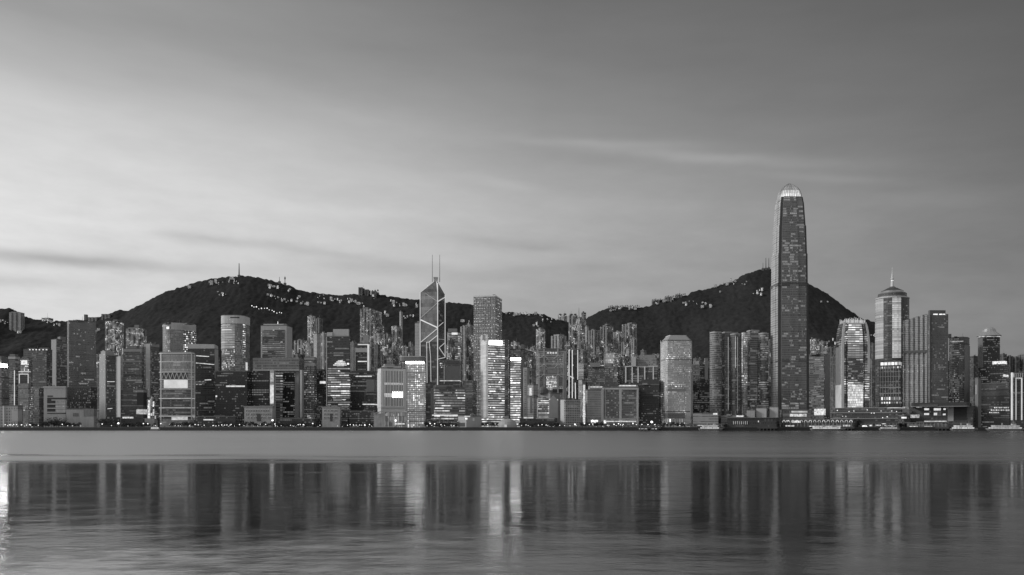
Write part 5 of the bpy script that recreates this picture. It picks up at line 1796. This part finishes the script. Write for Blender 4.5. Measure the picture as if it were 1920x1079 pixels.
b.panel('lit_window', glow(.8, .4), 1690.5, 1699.5, 782, 785, .5)
b = Bld('low_terrace', 'low stepped concrete terrace building behind the long landing shed', 1299, 1352, 776, 1402, .9, .4, facade(.28, .12, bay=6, fl=4.4, ww=.95, wh=.4, lit=.02, run=.1, em=.5), 'terrace building')
b.panel('lit_window', glow(.7, .4, .3), 1337, 1345, 773 + 2, 778, .6)
b = Bld('low_terrace', 'second low concrete terrace building below the twin rounded towers', 1352, 1400, 780, 1398, .9, .4, facade(.25, .1, bay=6, fl=4, ww=.95, wh=.4, lit=.02, run=.08, em=.5), 'terrace building')
b.panel('lit_kerb', glow(.7, .8, .3), 1381, 1394, 779.5, 782, 1.0)

# shore boxes left of centre
b = Bld('ferry_terminal', 'pale cube terminal on the shore with one lit lamp and a stepped left bay', 859, 903, 781, 1380, .35, .9, plain(.42, .6), 'terminal')
b.panel('dark_bay', plain(.08), 860, 872, 793, 800, .4)
b.panel('stripe', plain(.6), 860, 872, 786, 787, .5)
b.panel('lit_roof_edge', glow(.6, .4, .3), 872, 881, 780.3, 781.8, 1.0)
b.panel('lamp', glow(1.4), 873.5, 876, 784, 787, .9)
b.panel('lit_window', plain(.75), 886, 889.5, 784, 790, .4)  # pale paint stands in for the window's glow
dm = thing('dome_tent', 'low pale domed tent on the promenade below the bright ribbed tower', 'dome tent', (kx(951) * 1376, 1376, GROUND))
rd = (kx(970) - kx(934)) * 1376 / 2
MB().lathe((kx(951.5) * 1376, 1376), [(rd, GROUND), (rd * .98, GROUND + 5), (rd * .86, GROUND + 9.5), (rd * .62, GROUND + 12.6), (rd * .3, GROUND + 14.2), (0, GROUND + 14.7)], 20).build('canopy', plain(.36, .6), dm)
MB().prism([(kx(948) * 1376 - 2, 1376 - rd * .96 - 1), (kx(948) * 1376 + 2, 1376 - rd * .96 - 1), (kx(948) * 1376 + 2, 1376 - rd * .9), (kx(948) * 1376 - 2, 1376 - rd * .9)], GROUND, GROUND + 5, True).build('doorway', glow(.4, .6, .3), dm)
b = Bld('shore_shed', 'dark long shed with a lit roof edge right of the domed tent', 975, 1045, 785, 1396, .9, .4, facade(.05, .04, bay=4, fl=4, lit=.08, em=.6), 'shed')
b.panel('lit_roof_edge', glow(.42, .6, .2), 982, 1000, 782.5, 785, 1.0)
b.panel('roof_trim', plain(.4), 1005, 1040, 784.5, 786, .9)
b = Bld('shore_shed', 'low dark shed with tiny lights below the bright floored offices', 800, 858, 788, 1396, .9, .4, facade(.05, .04, bay=4, fl=4, lit=.2, em=.9), 'shed')
b = Bld('shore_shed', 'dark promenade shed behind trees at the foot of the framed glass tower', 366, 455, 782, 1398, .85, .3, facade(.05, .04, bay=4, fl=4, lit=.1, em=.7), 'shed')
b.panel('lit_awning', glow(.75, .4, .3), 382, 400, 786.5, 788.5, 1.0)
b = Bld('shore_shed', 'low dark shed between the carved pale halls', 518, 602, 786, 1398, .85, .3, facade(.045, .04, bay=4, fl=4, lit=.1, em=.7), 'shed')

# ------------------------------------------------------------------ towers of the mid levels
def flat(x0, x1, top, Y, label, wall=.24, lit=.22, em=.8, notch=2, plant=None, hill=False, mast=None, name='apartment_tower', **kw):
    base = None
    if Y > Y0:
        x = kx((x0 + x1) / 2) * (Y + 12)
        base = float(ground_z(x, Y + 12)) - 12
    b_ = Bld(name, label, x0, x1, top, Y, kw.pop('p', .5), kw.pop('asp', 1.0),
             facade(wall, .07, bay=kw.pop('bay', 2.9), fl=kw.pop('fl', 3.1), ww=.6, wh=.55, lit=lit, em=em, base_glow=.012, clus=kw.pop('clus', 26), **kw), name.replace('_', ' '), base=base, notch=notch)
    if plant is None:
        w_ = x1 - x0
        plant = [(x0 + w_ * .25, x0 + w_ * .6, top - 2.4)]
    for (a_, c_, t_) in plant:
        b_.roofbox(a_, c_, t_, plain(wall * .8, .8), inset=5)
    if mast:
        b_.mast(*mast)
    return b_.o


flat(17, 46, 586, on_hill(31, 622)[1] - 10, 'pale hillside apartment block high on the left hill', .42, .04, .7, 3, [(20, 38, 584.5)], p=.75, asp=.5)
flat(197, 232, 602, 2180, 'brightly lit hillside flats above the white finned tower', .26, .5, 1.1, 3, [(212, 228, 599)], p=.5, asp=.5)
flat(236, 275, 616, 2100, 'brightly lit apartment tower with a stepped lit crown left of the round shouldered tower', .26, .42, 1.0, 3, [(252, 266, 609), (240, 272, 613.5)], p=.6)
flat(551, 581, 638, 1990, 'dim apartment tower in front of the round topped lit tower', .20, .26, .8, 3)
flat(576.5, 591.5, 593, 2150, 'slim lit apartment tower with a rounded lit crown on the hillside', .26, .35, .9, 2, [(579, 589, 590.5)])
flat(592, 605, 597, 2190, 'slim unlit apartment tower beside the lit round crowned one', .12, .05, .5, 2)
flat(588, 601.5, 626, 1900, 'pale half cylinder apartment tower, left of a pale pair', .5, .06, .5, 0, p=.45)
flat(600.5, 614, 624.5, 1930, 'pale ribbed apartment tower, right of a pale pair', .44, .25, .7, 2, p=.45)
flat(668, 688, 655, 1800, 'dim apartment tower behind the white edged office tower', .16, .2, .8, 2)
flat(690, 702, 641, 2000, 'slim dim apartment tower right of the white edged office tower', .22, .25, .8, 2)
flat(701, 719, 626, 2060, 'round shouldered apartment tower with pale lit ribs', .32, .35, .9, 2, p=.5)
flat(719, 736, 626, 2080, 'dark apartment tower dotted with lights between two brighter ones', .13, .25, 1.1, 2)
flat(734, 754, 612, 2110, 'apartment tower with a pale lit roof block left of the braced skyscraper', .17, .28, 1.0, 2, [(735, 752, 610)])
flat(754, 771, 650, 1900, 'low dim apartment block below the bare hillside gap', .18, .25, .8, 2)
flat(686, 720, 606, 2320, 'stepped hillside apartments just below the lit terrace flats', .17, .34, .8, 3, asp=.6)
flat(675, 716, 579, 2560, 'wide hillside terrace of lit flats high above the slatted building', .26, .36, .7, 4, [(680, 700, 576)], asp=.4)
flat(749, 755, 585, 2500, 'tiny pale hillside tower with lamps beside it', .45, .1, .8, 0)
flat(863, 881, 612, 2150, 'hillside flats with pale roofs behind the curved edge office tower', .3, .2, .7, 2)
flat(872, 890, 609, 2260, 'higher hillside flats peeping left of the dotted lattice skyscraper', .3, .25, .8, 2)
flat(862, 889, 661, 1900, 'dim grey apartment slab left of the dotted lattice skyscraper', .2, .2, .6, 3)
flat(941, 958, 668, 1960, 'small lit apartment tower close beside the bright floored tower', .25, .4, 1.0, 2)
flat(958, 974, 641, 2010, 'apartment tower with pale lit columns left of the leaning twin lit tower', .22, .35, 1.0, 2)
flat(974, 990, 648, 1990, 'short apartment tower with bright top windows above the sign capped office', .2, .4, 1.0, 2)
flat(989, 1006, 656, 1960, 'short pale balcony apartment tower left of the truss bank', .34, .3, .9, 2)
flat(1005, 1022, 617, 2060, 'lit apartment tower with a white rooftop lamp above the truss bank', .22, .5, .9, 2, [(1009, 1019, 614)])
flat(1033, 1062, 629, 2000, 'pale broad apartment tower with lit edge columns above the truss bank', .40, .22, .8, 3, [(1038, 1058, 626.5)])
flat(1066, 1083, 591, 2110, 'tall lit apartment tower with toothed roof left of the spike masted one', .14, .34, 1.1, 2, [(1068, 1074, 588), (1076, 1081, 588)])
flat(1083, 1091, 596, 2090, 'thin tall apartment tower carrying a spike mast', .2, .3, 1.0, 0, mast=(1085.5, 577, 600, 1.0))
flat(1090, 1099, 586, 2130, 'tallest dark apartment tower of the hillside cluster, flat topped', .11, .3, 1.1, 2)
flat(1097, 1104, 612, 2060, 'thin pale apartment tower filling a gap in the hillside cluster', .34, .2, .8, 0)
flat(1103, 1126, 619, 2040, 'apartment tower with dim shafts and a bright upper row', .24, .2, .8, 3)
flat(1125, 1150, 612, 2080, 'apartment tower with an arched top and a bright lamp under it', .25, .2, .8, 3, [(1130, 1147, 609), (1134, 1143, 606.8)])
flat(1150, 1171, 622, 2050, 'pale apartment tower stepping up toward the arched tall one', .28, .24, .9, 3)
flat(1166, 1194, 607, 2070, 'tall apartment tower with a curved shoulder at the cluster right end', .24, .26, .9, 3, [(1176, 1193, 604.5)])
flat(1082, 1104, 655, 1880, 'dim apartment tower right of the white outlined slender tower', .17, .25, .8, 2)
flat(1162, 1180, 668, 1820, 'dark apartment tower left of the white piered block', .11, .25, .8, 2)
flat(1300, 1312, 678, 1800, 'dim lit apartment tower close behind the round window tower', .22, .3, .8, 2)
flat(1312, 1330, 681, 1780, 'second dim apartment tower in the dark gap left of the twin towers', .16, .25, .8, 2)
flat(1436, 1447, 640, 2060, 'thin apartment tower half hidden by the tallest tower', .2, .3, .8, 0)
flat(1519, 1536, 636, 1980, 'low lit apartment tower with bright roof lamps right of the tallest tower', .2, .45, 1.0, 2, [(1521, 1525, 632), (1528, 1531, 634)])
flat(1535, 1552, 640, 2010, 'low lit apartment tower behind the plain sided office', .16, .35, .9, 2)
flat(1551, 1568, 651, 1900, 'dark apartment tower with few lights left of the glowing curved tower', .09, .14, .9, 2)
flat(1629, 1646, 644, 1900, 'dark apartment tower between the glowing curved tower and the spired one', .08, .10, .8, 2)
flat(181, 200, 690, 1700, 'dim office slab behind the white finned tower', .12, .1, .8, 0, name='office_slab')
flat(225, 240, 668, 1720, 'dim apartment slab right of the white finned tower', .10, .12, .8, 0)
flat(376, 412, 668, 1760, 'dark apartment slab behind the slanted cap tower', .08, .14, .8, 2)
flat(546, 572, 664, 1800, 'dim slab right of the pale framed tower', .10, .14, .8, 2)

# ------------------------------------------------------------------ buildings along the ridge
def ridge(x0, x1, top, foot, label, wall=.28, lit=.15, em=.7, d=None, n=3, fins=0):
    x, y, z = on_hill((x0 + x1) / 2, foot)
    Y = d or y
    b_ = Bld('ridge_apartment', label, x0, x1, top, Y, .6, .4, facade(wall, .08, bay=3.2, fl=3.3, ww=.6, wh=.55, lit=lit, em=em, clus=30), 'apartment block', base=z - 14, notch=n)
    if fins:
        for k in range(fins):
            px = x0 + (k + .5) * (x1 - x0) / fins
            b_.roofbox(px - (x1 - x0) / fins * .28, px + (x1 - x0) / fins * .28, top - 1.6 - (k % 3) * .7, plain(.1), 'roof_tank', inset=2)
    return b_


ridge(157.5, 165, 590, 601, 'small pointed block alone on the low left ridge', .2, .04, n=1)
ridge(165, 192, 595, 602, 'low terrace of pale flats climbing the left ridge', .3, .06)
ridge(190, 216, 589, 598, 'upper terrace of pale flats climbing the left ridge', .3, .06)
ridge(78, 100, 596, 604, 'lit terrace of low houses on the saddle of the left ridge', .3, .4, .9)
ridge(672, 684, 539, 556, 'dark stepped apartment block standing tall on the long ridge', .10, .05, n=2)
ridge(684, 695, 543, 556, 'lower dark neighbour of the tall ridge apartment block', .10, .06, n=2)
ridge(696, 711, 546, 560, 'low dark ridge flats right of the tall pair', .09, .12, n=2, fins=3)
ridge(1046, 1064, 590, 603, 'pale ridge block in the saddle left of the hillside cluster', .42, .3, .7, n=2, fins=2)
ridge(1140, 1168, 575.5, 581, 'left terrace of comb roofed flats on the middle ridge', .12, .4, 1.0, fins=9)
ridge(1168, 1200, 575, 581, 'right terrace of comb roofed flats on the middle ridge', .12, .4, 1.0, fins=10)
ridge(1222, 1246, 563, 573, 'dark comb roofed terrace flats stepping up the right ridge', .10, .16, .8, fins=8)
ridge(1246, 1268, 557, 567, 'middle comb roofed terrace flats stepping up the right ridge', .10, .2, .8, fins=7)
ridge(1266, 1286, 553, 562, 'upper comb roofed terrace flats stepping up the right ridge', .10, .2, .8, fins=6)

# masts on the peaks
def radio_mast(px, y0, y1, label, r=1.0, hut=True, wide=False):
    x, y, z = kx(px) * YR, YR, float(ground_z(kx(px) * YR, YR))
    o = thing('radio_mast', label, 'radio mast', (x, y, z))
    MB().tube((x, y, z), (x, y, zrow(y0, YR)), r * 1.25, r * .55, 5).build('mast', plain(.12), o)
    MB().prism([(x - 4, y - 3), (x + 4, y - 3), (x + 4, y + 3), (x - 4, y + 3)], z, z + 9).build('base_hut', plain(.15), o)
    if wide:
        MB().lathe((x, y), [(0, zrow(y0 + 2, YR)), (2.4, zrow(y0 + 2.5, YR)), (2.4, zrow(y0 + 6, YR)), (0, zrow(y0 + 7, YR))], 8).build('drum', plain(.1), o)
    else:
        MB().tube((x - 1.8, y, zrow(y1 - 3, YR)), (x + 1.8, y, zrow(y1 - 3, YR)), .5).build('cross_arm', plain(.12), o)


radio_mast(448.3, 494, 518, 'tall lone mast on the rounded left summit', 2.0)
radio_mast(524, 519.5, 530, 'thin short mast on the right shoulder of the left summit', 1.0)
radio_mast(534.3, 518, 531, 'short mast carrying a drum on the shoulder of the left summit', 1.2, wide=True)
radio_mast(1430.5, 493, 505, 'shortest and leftmost of the masts beside the tallest tower', 1.0)
radio_mast(1436, 484, 504, 'middle mast, the tallest, on the right summit beside the tallest tower', 1.5)
radio_mast(1441.5, 484, 504, 'mast closest to the tallest tower on the right summit', 1.3)

# ------------------------------------------------------------------ lit houses on the hillsides
def house_proto(k):
    o = thing('hillside_house', 'small lit house among dark trees on the hillside', 'house', (0, -500, -60), 'small lit houses scattered over the hillsides')
    w_, d_, h_ = [(13, 10, 8), (22, 11, 9), (10, 10, 12), (30, 10, 7), (16, 12, 15)][k]
    c0 = (0, -500)
    fp = [(-w_ / 2, -500 - d_ / 2), (w_ / 2, -500 - d_ / 2), (w_ / 2, -500 + d_ / 2), (-w_ / 2, -500 + d_ / 2)]
    MB().prism(fp, -72, -60 + h_).build('wall', facade(.22, .12, bay=2.2, fl=2.6, ww=.75, wh=.7, lit=.85, em=[1.5, .9, 1.9, .7, .8][k], clus=500), o)
    rf = MB()
    z_ = -60 + h_ + .02
    e0, e1 = (-w_ / 2 - .6, w_ / 2 + .6), (-500 - d_ / 2 - .6, -500 + d_ / 2 + .6)
    rf.face([(e0[0], e1[0], z_), (e0[1], e1[0], z_), (e0[1] - 1, -500, z_ + 2.4), (e0[0] + 1, -500, z_ + 2.4)])
    rf.face([(e0[1], e1[1], z_), (e0[0], e1[1], z_), (e0[0] + 1, -500, z_ + 2.4), (e0[1] - 1, -500, z_ + 2.4)])
    rf.face([(e0[1], e1[0], z_), (e0[1], e1[1], z_), (e0[1] - 1, -500, z_ + 2.4)])
    rf.face([(e0[0], e1[1], z_), (e0[0], e1[0], z_), (e0[0] + 1, -500, z_ + 2.4)])
    rf.build('roof', plain(.16), o)
    return o


protos = [house_proto(k) for k in range(5)]
used = [False] * 5
HS = [(393, 530), (398, 529), (405, 530), (411, 531), (418, 532), (432, 526), (436, 524), (440, 529), (445, 529), (356, 539), (410, 549), (418, 551), (425, 553),
      (505, 538), (509, 536), (515, 538), (542, 545), (504, 556), (509, 557), (516, 557), (523, 559), (529, 563), (534, 565), (541, 567), (548, 566), (557, 566), (562, 557),
      (568, 569), (577, 571), (597, 568), (603, 569), (607, 556), (601, 557), (622, 563), (628, 564), (634, 564), (641, 566), (652, 563), (655, 567), (660, 568), (664, 566),
      (668, 568), (672, 570), (680, 571), (700, 557), (733, 566), (738, 568), (744, 570), (750, 572), (757, 574), (763, 574), (752, 595), (758, 595), (764, 595), (770, 594),
      (724, 591), (722, 588), (780, 571), (8, 604), (2, 605), (12, 606), (40, 623), (84, 602), (92, 603), (98, 604), (109, 609), (114, 608), (187, 620),
      (967, 590), (976, 588), (981, 589), (988, 590), (998, 590), (1006, 590), (1013, 591), (1018, 600), (1027, 599), (1035, 600), (1043, 600), (1001, 611), (1006, 609),
      (1232, 571), (1248, 566), (1260, 562), (1281, 569), (1285, 570), (1292, 566), (1299, 568), (1315, 571), (1323, 572), (1331, 576), (1345, 535), (1350, 534), (1362, 534),
      (1369, 530), (1378, 531), (1391, 533), (1398, 532), (1412, 551), (1418, 549), (1424, 548), (1427, 546), (1420, 549), (1539, 566), (1550, 567),
      (1640, 629), (1632, 629), (1528, 640), (1560, 638), (1565, 645), (1574, 633), (1640, 652), (930, 581), (950, 588), (868, 603), (880, 604), (545, 662), (640, 553), (1145, 581), (1153, 581), (1161, 580), (1180, 580), (1190, 581)]
HS += [(px + random.uniform(-7, 7), y + random.uniform(-1, 5)) for px, y in HS if random.random() < .9]
for i, (px, y) in enumerate(HS):
    x, yy, z = on_hill(px + random.uniform(-.8, .8), y + 1.0)
    k = random.choice([0, 0, 1, 2, 3, 4, 1])
    s = random.choice((.13, .16, .2, .24, .3, .42))
    if not used[k]:
        used[k] = True
        o = protos[k]
        o.location = (x, yy - 6, z + 6)
        o.scale = (s, s, s)
        o.rotation_euler = (0, 0, math.atan2(-x, yy) * .6)
    else:
        copy_tree(protos[k], (x, yy - 6, z + 6), math.atan2(-x, yy) * .6 + random.uniform(-.3, .3), s)
for k in range(5):
    if not used[k]:
        for ch in list(protos[k].children):
            bpy.data.objects.remove(ch)
        bpy.data.objects.remove(protos[k])


# ------------------------------------------------------------------ street lamps
def lamp_proto(label, group, h, r, s):
    o = thing('street_lamp', label, 'street lamp', (0, -500, -60), group)
    MB().tube((0, -500, -60), (0, -500, -60 + h), .16, .1, 5).build('pole', plain(.2), o)
    MB().lathe((0, -500), [(0, -60 + h - r), (r * .8, -60 + h - r * .55), (r, -60 + h), (r * .8, -60 + h + r * .55), (0, -60 + h + r)], 8).build('lamp_head', glow(s, .05), o)
    return o


def scatter(proto, spots):
    for i, (x, y, z, s) in enumerate(spots):
        if i == 0:
            proto.location = (x, y, z)
            proto.scale = (s, s, s)
        else:
            copy_tree(proto, (x, y, z), random.uniform(0, 6), s)


lp = lamp_proto('street lamp with a glowing white head on the far promenade', 'street lamps along the far promenade', 5.5, .75, 1.7)
sp = []
for px, w_ in [(10, 8), (24, 7), (45, 8), (56, 8), (72, 8), (118, 8), (126, 8), (135, 8), (150, 6), (192, 8), (210, 8), (222, 12), (240, 8), (255, 9), (268, 9), (277, 9), (292, 9), (303, 9), (317, 10), (327, 9), (340, 9),
               (355, 8), (372, 9), (384, 9), (400, 9), (405, 8), (418, 8), (433, 8), (457, 9), (475, 9), (482, 9), (490, 9), (499, 9), (514, 9), (528, 9), (545, 9), (552, 8), (560, 9), (571, 9), (585, 9), (600, 7), (634, 9),
               (643, 8), (652, 9), (663, 9), (670, 9), (677, 9), (685, 10), (693, 9), (806, 9), (816, 9), (826, 8), (842, 8), (852, 9), (905, 9), (915, 9), (925, 8), (934, 9), (978, 8), (990, 9), (1010, 9), (1026, 8), (1040, 9),
               (1058, 9), (1070, 9), (1081, 9), (1095, 9), (1110, 8), (1140, 8), (1152, 8), (1160, 9), (1186, 9), (1195, 9), (1205, 9), (1232, 9), (1250, 9), (1262, 9), (1275, 9), (1290, 9), (1306, 8), (1356, 9), (1378, 9), (1396, 8), (1412, 8)]:
    px += random.uniform(-1.5, 1.5)
    Y = random.uniform(1360, 1386)
    sp.append((kx(px) * Y, Y, GROUND, w_ / 9 * random.uniform(.5, 1.3)))
for xa, xb, n_ in [(318, 460, 22), (640, 700, 14), (8, 60, 10), (500, 600, 12), (1100, 1200, 16), (975, 1050, 8), (800, 860, 8)]:
    for _ in range(n_):
        px, Y = random.uniform(xa, xb), random.uniform(1358, 1392)
        sp.append((kx(px) * Y, Y, GROUND, random.uniform(.3, 1.0)))
scatter(lp, sp)
fl = lamp_proto('tall floodlight mast glaring white near the landing stages', 'floodlight masts near the landing stages', 8, 1.6, 2.2)
scatter(fl, [(kx(1222) * 1352, 1352, GROUND, 1.15), (kx(1215) * 1354, 1354, GROUND, .6), (kx(1228) * 1354, 1354, GROUND, .6), (kx(1111) * 1372, 1372, GROUND + 4, .9), (kx(1078) * 1374, 1374, GROUND, .7), (kx(511) * 1370, 1370, GROUND + 4, 1.0), (kx(222) * 1372, 1372, GROUND, .9), (kx(1420) * 1356, 1356, GROUND, .4)])
hr = lamp_proto('glowing road lamp in a slanting line across the dark left hillside', 'road lamps slanting across the dark hillside', 9, 1.7, 1.3)
sp = []
for i in range(13):
    t = i / 12
    px = 473 + 57 * t + random.uniform(-1, 1)
    y = 581 + 13 * t + .8 * math.sin(t * 9)
    x, yy, z = on_hill(px, y + 2)
    sp.append((x, yy - 8, z + 8, random.uniform(.6, 1.15)))
scatter(hr, sp)


# ------------------------------------------------------------------ mid-rise towers packed between the office towers and the hills
def clear(q):
    cx = sum(p_[0] for p_ in q) / 4
    cy = sum(p_[1] for p_ in q) / 4
    r0 = max(math.hypot(p_[0] - cx, p_[1] - cy) for p_ in q)
    for _, o_ in ALL:
        ox = sum(p_[0] for p_ in o_) / len(o_)
        oy = sum(p_[1] for p_ in o_) / len(o_)
        if math.hypot(ox - cx, oy - cy) < r0 + max(math.hypot(p_[0] - ox, p_[1] - oy) for p_ in o_) * .85:
            return False
    return True


rf = random.Random(21)
made = 0
for (xa, xb, ta, tb, n_) in [(546, 612, 642, 668, 10), (655, 790, 640, 672, 26), (836, 900, 628, 668, 12), (938, 1010, 650, 682, 16), (1040, 1070, 634, 660, 6), (1084, 1200, 634, 668, 26),
                             (1196, 1240, 655, 676, 6), (1298, 1330, 668, 690, 6), (1516, 1572, 646, 672, 10), (1626, 1648, 660, 690, 4), (180, 300, 655, 682, 14), (370, 412, 672, 690, 5)]:
    for _ in range(n_ * 3):
        if n_ <= 0:
            break
        x0 = rf.uniform(xa, xb - 8)
        x1 = x0 + rf.uniform(7, 14)
        top = rf.uniform(ta, tb)
        Y = rf.uniform(1790, 2250)
        q, _ = solve_quad(x0, x1, Y, .5, 1.0)
        if not clear(q):
            continue
        n_ -= 1
        made += 1
        flat(x0, x1, top, Y, 'slim mid-rise apartment tower packed between the office towers and the hillside', rf.choice((.09, .13, .18, .24, .34)), rf.uniform(.10, .34), rf.uniform(.8, 1.4), rf.choice((0, 2, 2, 3)))['group'] = 'mid-rise towers packed below the hillside'
print('MIDRISE', made)


# ------------------------------------------------------------------ trees on the promenade
def leaf_mat(v):
    m, t, p = new_mat("foliage")
    co = t.n('ShaderNodeTexCoord').outputs['Object']
    v_ = t.maprange(t.noise(co, .8, 3.0), .3, .7, v * .6, v * 1.5)
    t.put(p.inputs['Base Color'], grey(t, v_))
    p.inputs['Roughness'].default_value = .8
    return m


def tree_proto(label, group, h, r, v, seed):
    rs = random.Random(seed)
    o = thing('tree', label, 'tree', (0, -500, -60), group)
    tr = MB()
    tr.tube((0, -500, -61), (0, -500, -60 + h * .5), .35, .2, 6)
    for k in range(5):
        a_ = k * 1.3 + rs.random()
        tr.tube((0, -500, -60 + h * (.28 + .04 * k)), (math.cos(a_) * r * .6, -500 + math.sin(a_) * r * .6, -60 + h * (.55 + .07 * k)), .16, .06, 4)
    tr.build('trunk', plain(.08, .9), o)
    cr = MB()
    cl = [(rs.uniform(-.6, .6) * r, rs.uniform(-.6, .6) * r, h * rs.uniform(.45, .88), r * rs.uniform(.32, .55)) for _ in range(9)]
    for i in range(330):
        cx, cy, cz, cr_ = rs.choice(cl)
        u_, v2 = rs.uniform(0, 6.283), rs.uniform(-1, 1)
        q_ = math.sqrt(1 - v2 * v2)
        d_ = cr_ * rs.random() ** .4
        p_ = Vector((cx + q_ * math.cos(u_) * d_, -500 + cy + q_ * math.sin(u_) * d_, -60 + cz + v2 * d_ * .8))
        a_ = Vector((rs.gauss(0, 1), rs.gauss(0, 1), rs.gauss(0, 1))).normalized()
        b_ = a_.cross(Vector((rs.gauss(0, 1), rs.gauss(0, 1), rs.gauss(0, 1)))).normalized()
        s_ = rs.uniform(.35, .75)
        cr.face([p_ - a_ * s_, p_ - b_ * s_ * .6, p_ + a_ * s_, p_ + b_ * s_ * .6])
    cr.build('crown', leaf_mat(v), o)
    return o


def plant(proto, spans, n, y0, y1, s0, s1):
    out = []
    tot_ = sum(b_ - a_ for a_, b_ in spans)
    for a_, b_ in spans:
        m_ = max(1, round(n * (b_ - a_) / tot_))
        for k in range(m_):
            px = a_ + (b_ - a_) * (k + random.uniform(.2, .8)) / m_
            Y = random.uniform(y0, y1)
            out.append((kx(px) * Y, Y, GROUND, random.uniform(s0, s1)))
    scatter(proto, out)


plant(tree_proto('dark broad tree in the promenade row below the office towers', 'dark broad trees along the promenade', 9.5, 4.6, .05, 1),
      [(60, 125), (128, 150), (225, 290), (318, 362), (402, 456), (458, 520), (520, 600), (642, 700)], 62, 1374, 1390, .8, 1.25)
plant(tree_proto('large dense tree of the dark clump before the pale loggia hall', 'dense tree clump before the loggia hall', 15, 7.5, .045, 2), [(84, 122)], 8, 1380, 1388, .85, 1.1)
plant(tree_proto('spreading tree at the foot of the white finned tower', 'spreading trees at the foot of the white finned tower', 14, 6.5, .05, 3), [(186, 222)], 6, 1382, 1392, .85, 1.15)
plant(tree_proto('small promenade tree along the central waterfront', 'small trees along the central waterfront', 8.5, 4.0, .06, 4), [(798, 858), (904, 936), (972, 1050), (1086, 1132), (1240, 1300)], 40, 1374, 1390, .75, 1.2)
plant(tree_proto('roof garden tree above the pale cube terminal', 'roof garden trees above the pale cube terminal', 9, 4.4, .05, 6), [(862, 888)], 5, 1400, 1408, 1.5, 2.0)


# ------------------------------------------------------------------ boats
def ferry(label, px, Y, L_, rot, decks, lit, name='ferry'):
    c = (kx(px) * Y, Y)
    o = thing(name, label, name, (c[0], c[1], 0))
    o.rotation_euler = (0, 0, rot)
    hw = L_ * .13

    def hull(s, z, bow=1.0):
        h = L_ / 2 * s
        return [(c[0] - h, c[1] - hw * .7 * s), (c[0] + h * .6, c[1] - hw * s), (c[0] + h * bow, c[1]), (c[0] + h * .6, c[1] + hw * s), (c[0] - h, c[1] + hw * .7 * s), (c[0] - h * 1.03, c[1])]
    hl = MB()
    hl.prism(hull(.92, 0), -1.0, 2.6, True, True, fp1=hull(1.0, 1, 1.06))
    hl.build('hull', plain(.16, .4), o)
    MB().ring(offset(hull(1.0, 1, 1.06), .15), offset(hull(1.0, 1, 1.06), -.3), 2.2, 3.2).build('gunwale', plain(.4, .4), o)
    z_ = 2.7
    for k in range(decks):
        s = .9 - .14 * k
        fp = [(c[0] - L_ * .46 * s, c[1] - hw * .8), (c[0] + L_ * .36 * s, c[1] - hw * .8), (c[0] + L_ * .42 * s, c[1]), (c[0] + L_ * .36 * s, c[1] + hw * .8), (c[0] - L_ * .46 * s, c[1] + hw * .8)]
        d_ = MB().prism(fp, z_, z_ + 2.4).build('deck_house', plain(.25, .5), o)
        wn = MB()
        wn.ring(offset(fp, .12), offset(fp, -.1), z_ + .9, z_ + 1.9)
        wn.build('window_band', glow(lit * (1 - .25 * k), .6, .4), d_)
        MB().prism(offset(fp, .5), z_ + 2.4, z_ + 2.8, True, True).build('roof', plain(.42, .5), o)
        z_ += 2.85
    MB().prism([(c[0] + L_ * .12, c[1] - 2), (c[0] + L_ * .22, c[1] - 2), (c[0] + L_ * .22, c[1] + 2), (c[0] + L_ * .12, c[1] + 2)], z_, z_ + 2.2).build('wheelhouse', plain(.5), o)
    MB().lathe((c[0] - L_ * .12, c[1]), [(1.3, z_), (1.1, z_ + 3.2), (.9, z_ + 3.3), (0, z_ + 3.3)], 8).build('funnel', plain(.25), o)
    MB().tube((c[0] + L_ * .17, c[1], z_ + 2.2), (c[0] + L_ * .17, c[1], z_ + 6.5), .14, .08, 4).build('mast', plain(.4), o)
    return o


ferry('bright white double deck ferry moored beside the dim glazed pier', 1808, 1334, 40, .06, 2, .95)
ferry('long lit ferry moored at the right edge below the outlined tower', 1888, 1332, 58, -.03, 2, .6)
ferry('white ferry with glowing lower deck moored before the arcaded pier', 1552, 1322, 50, 0, 1, .9)
ferry('small pale ferry lying off the bright white pier entrance', 1668, 1326, 30, .05, 1, .45)
ferry('lit ferry moored below the low concrete terraces', 1332, 1334, 34, -.04, 2, .8)
ferry('tiny pale launch on the water near the floodlit monument', 291, 1310, 13, 0, 1, .8, 'launch')
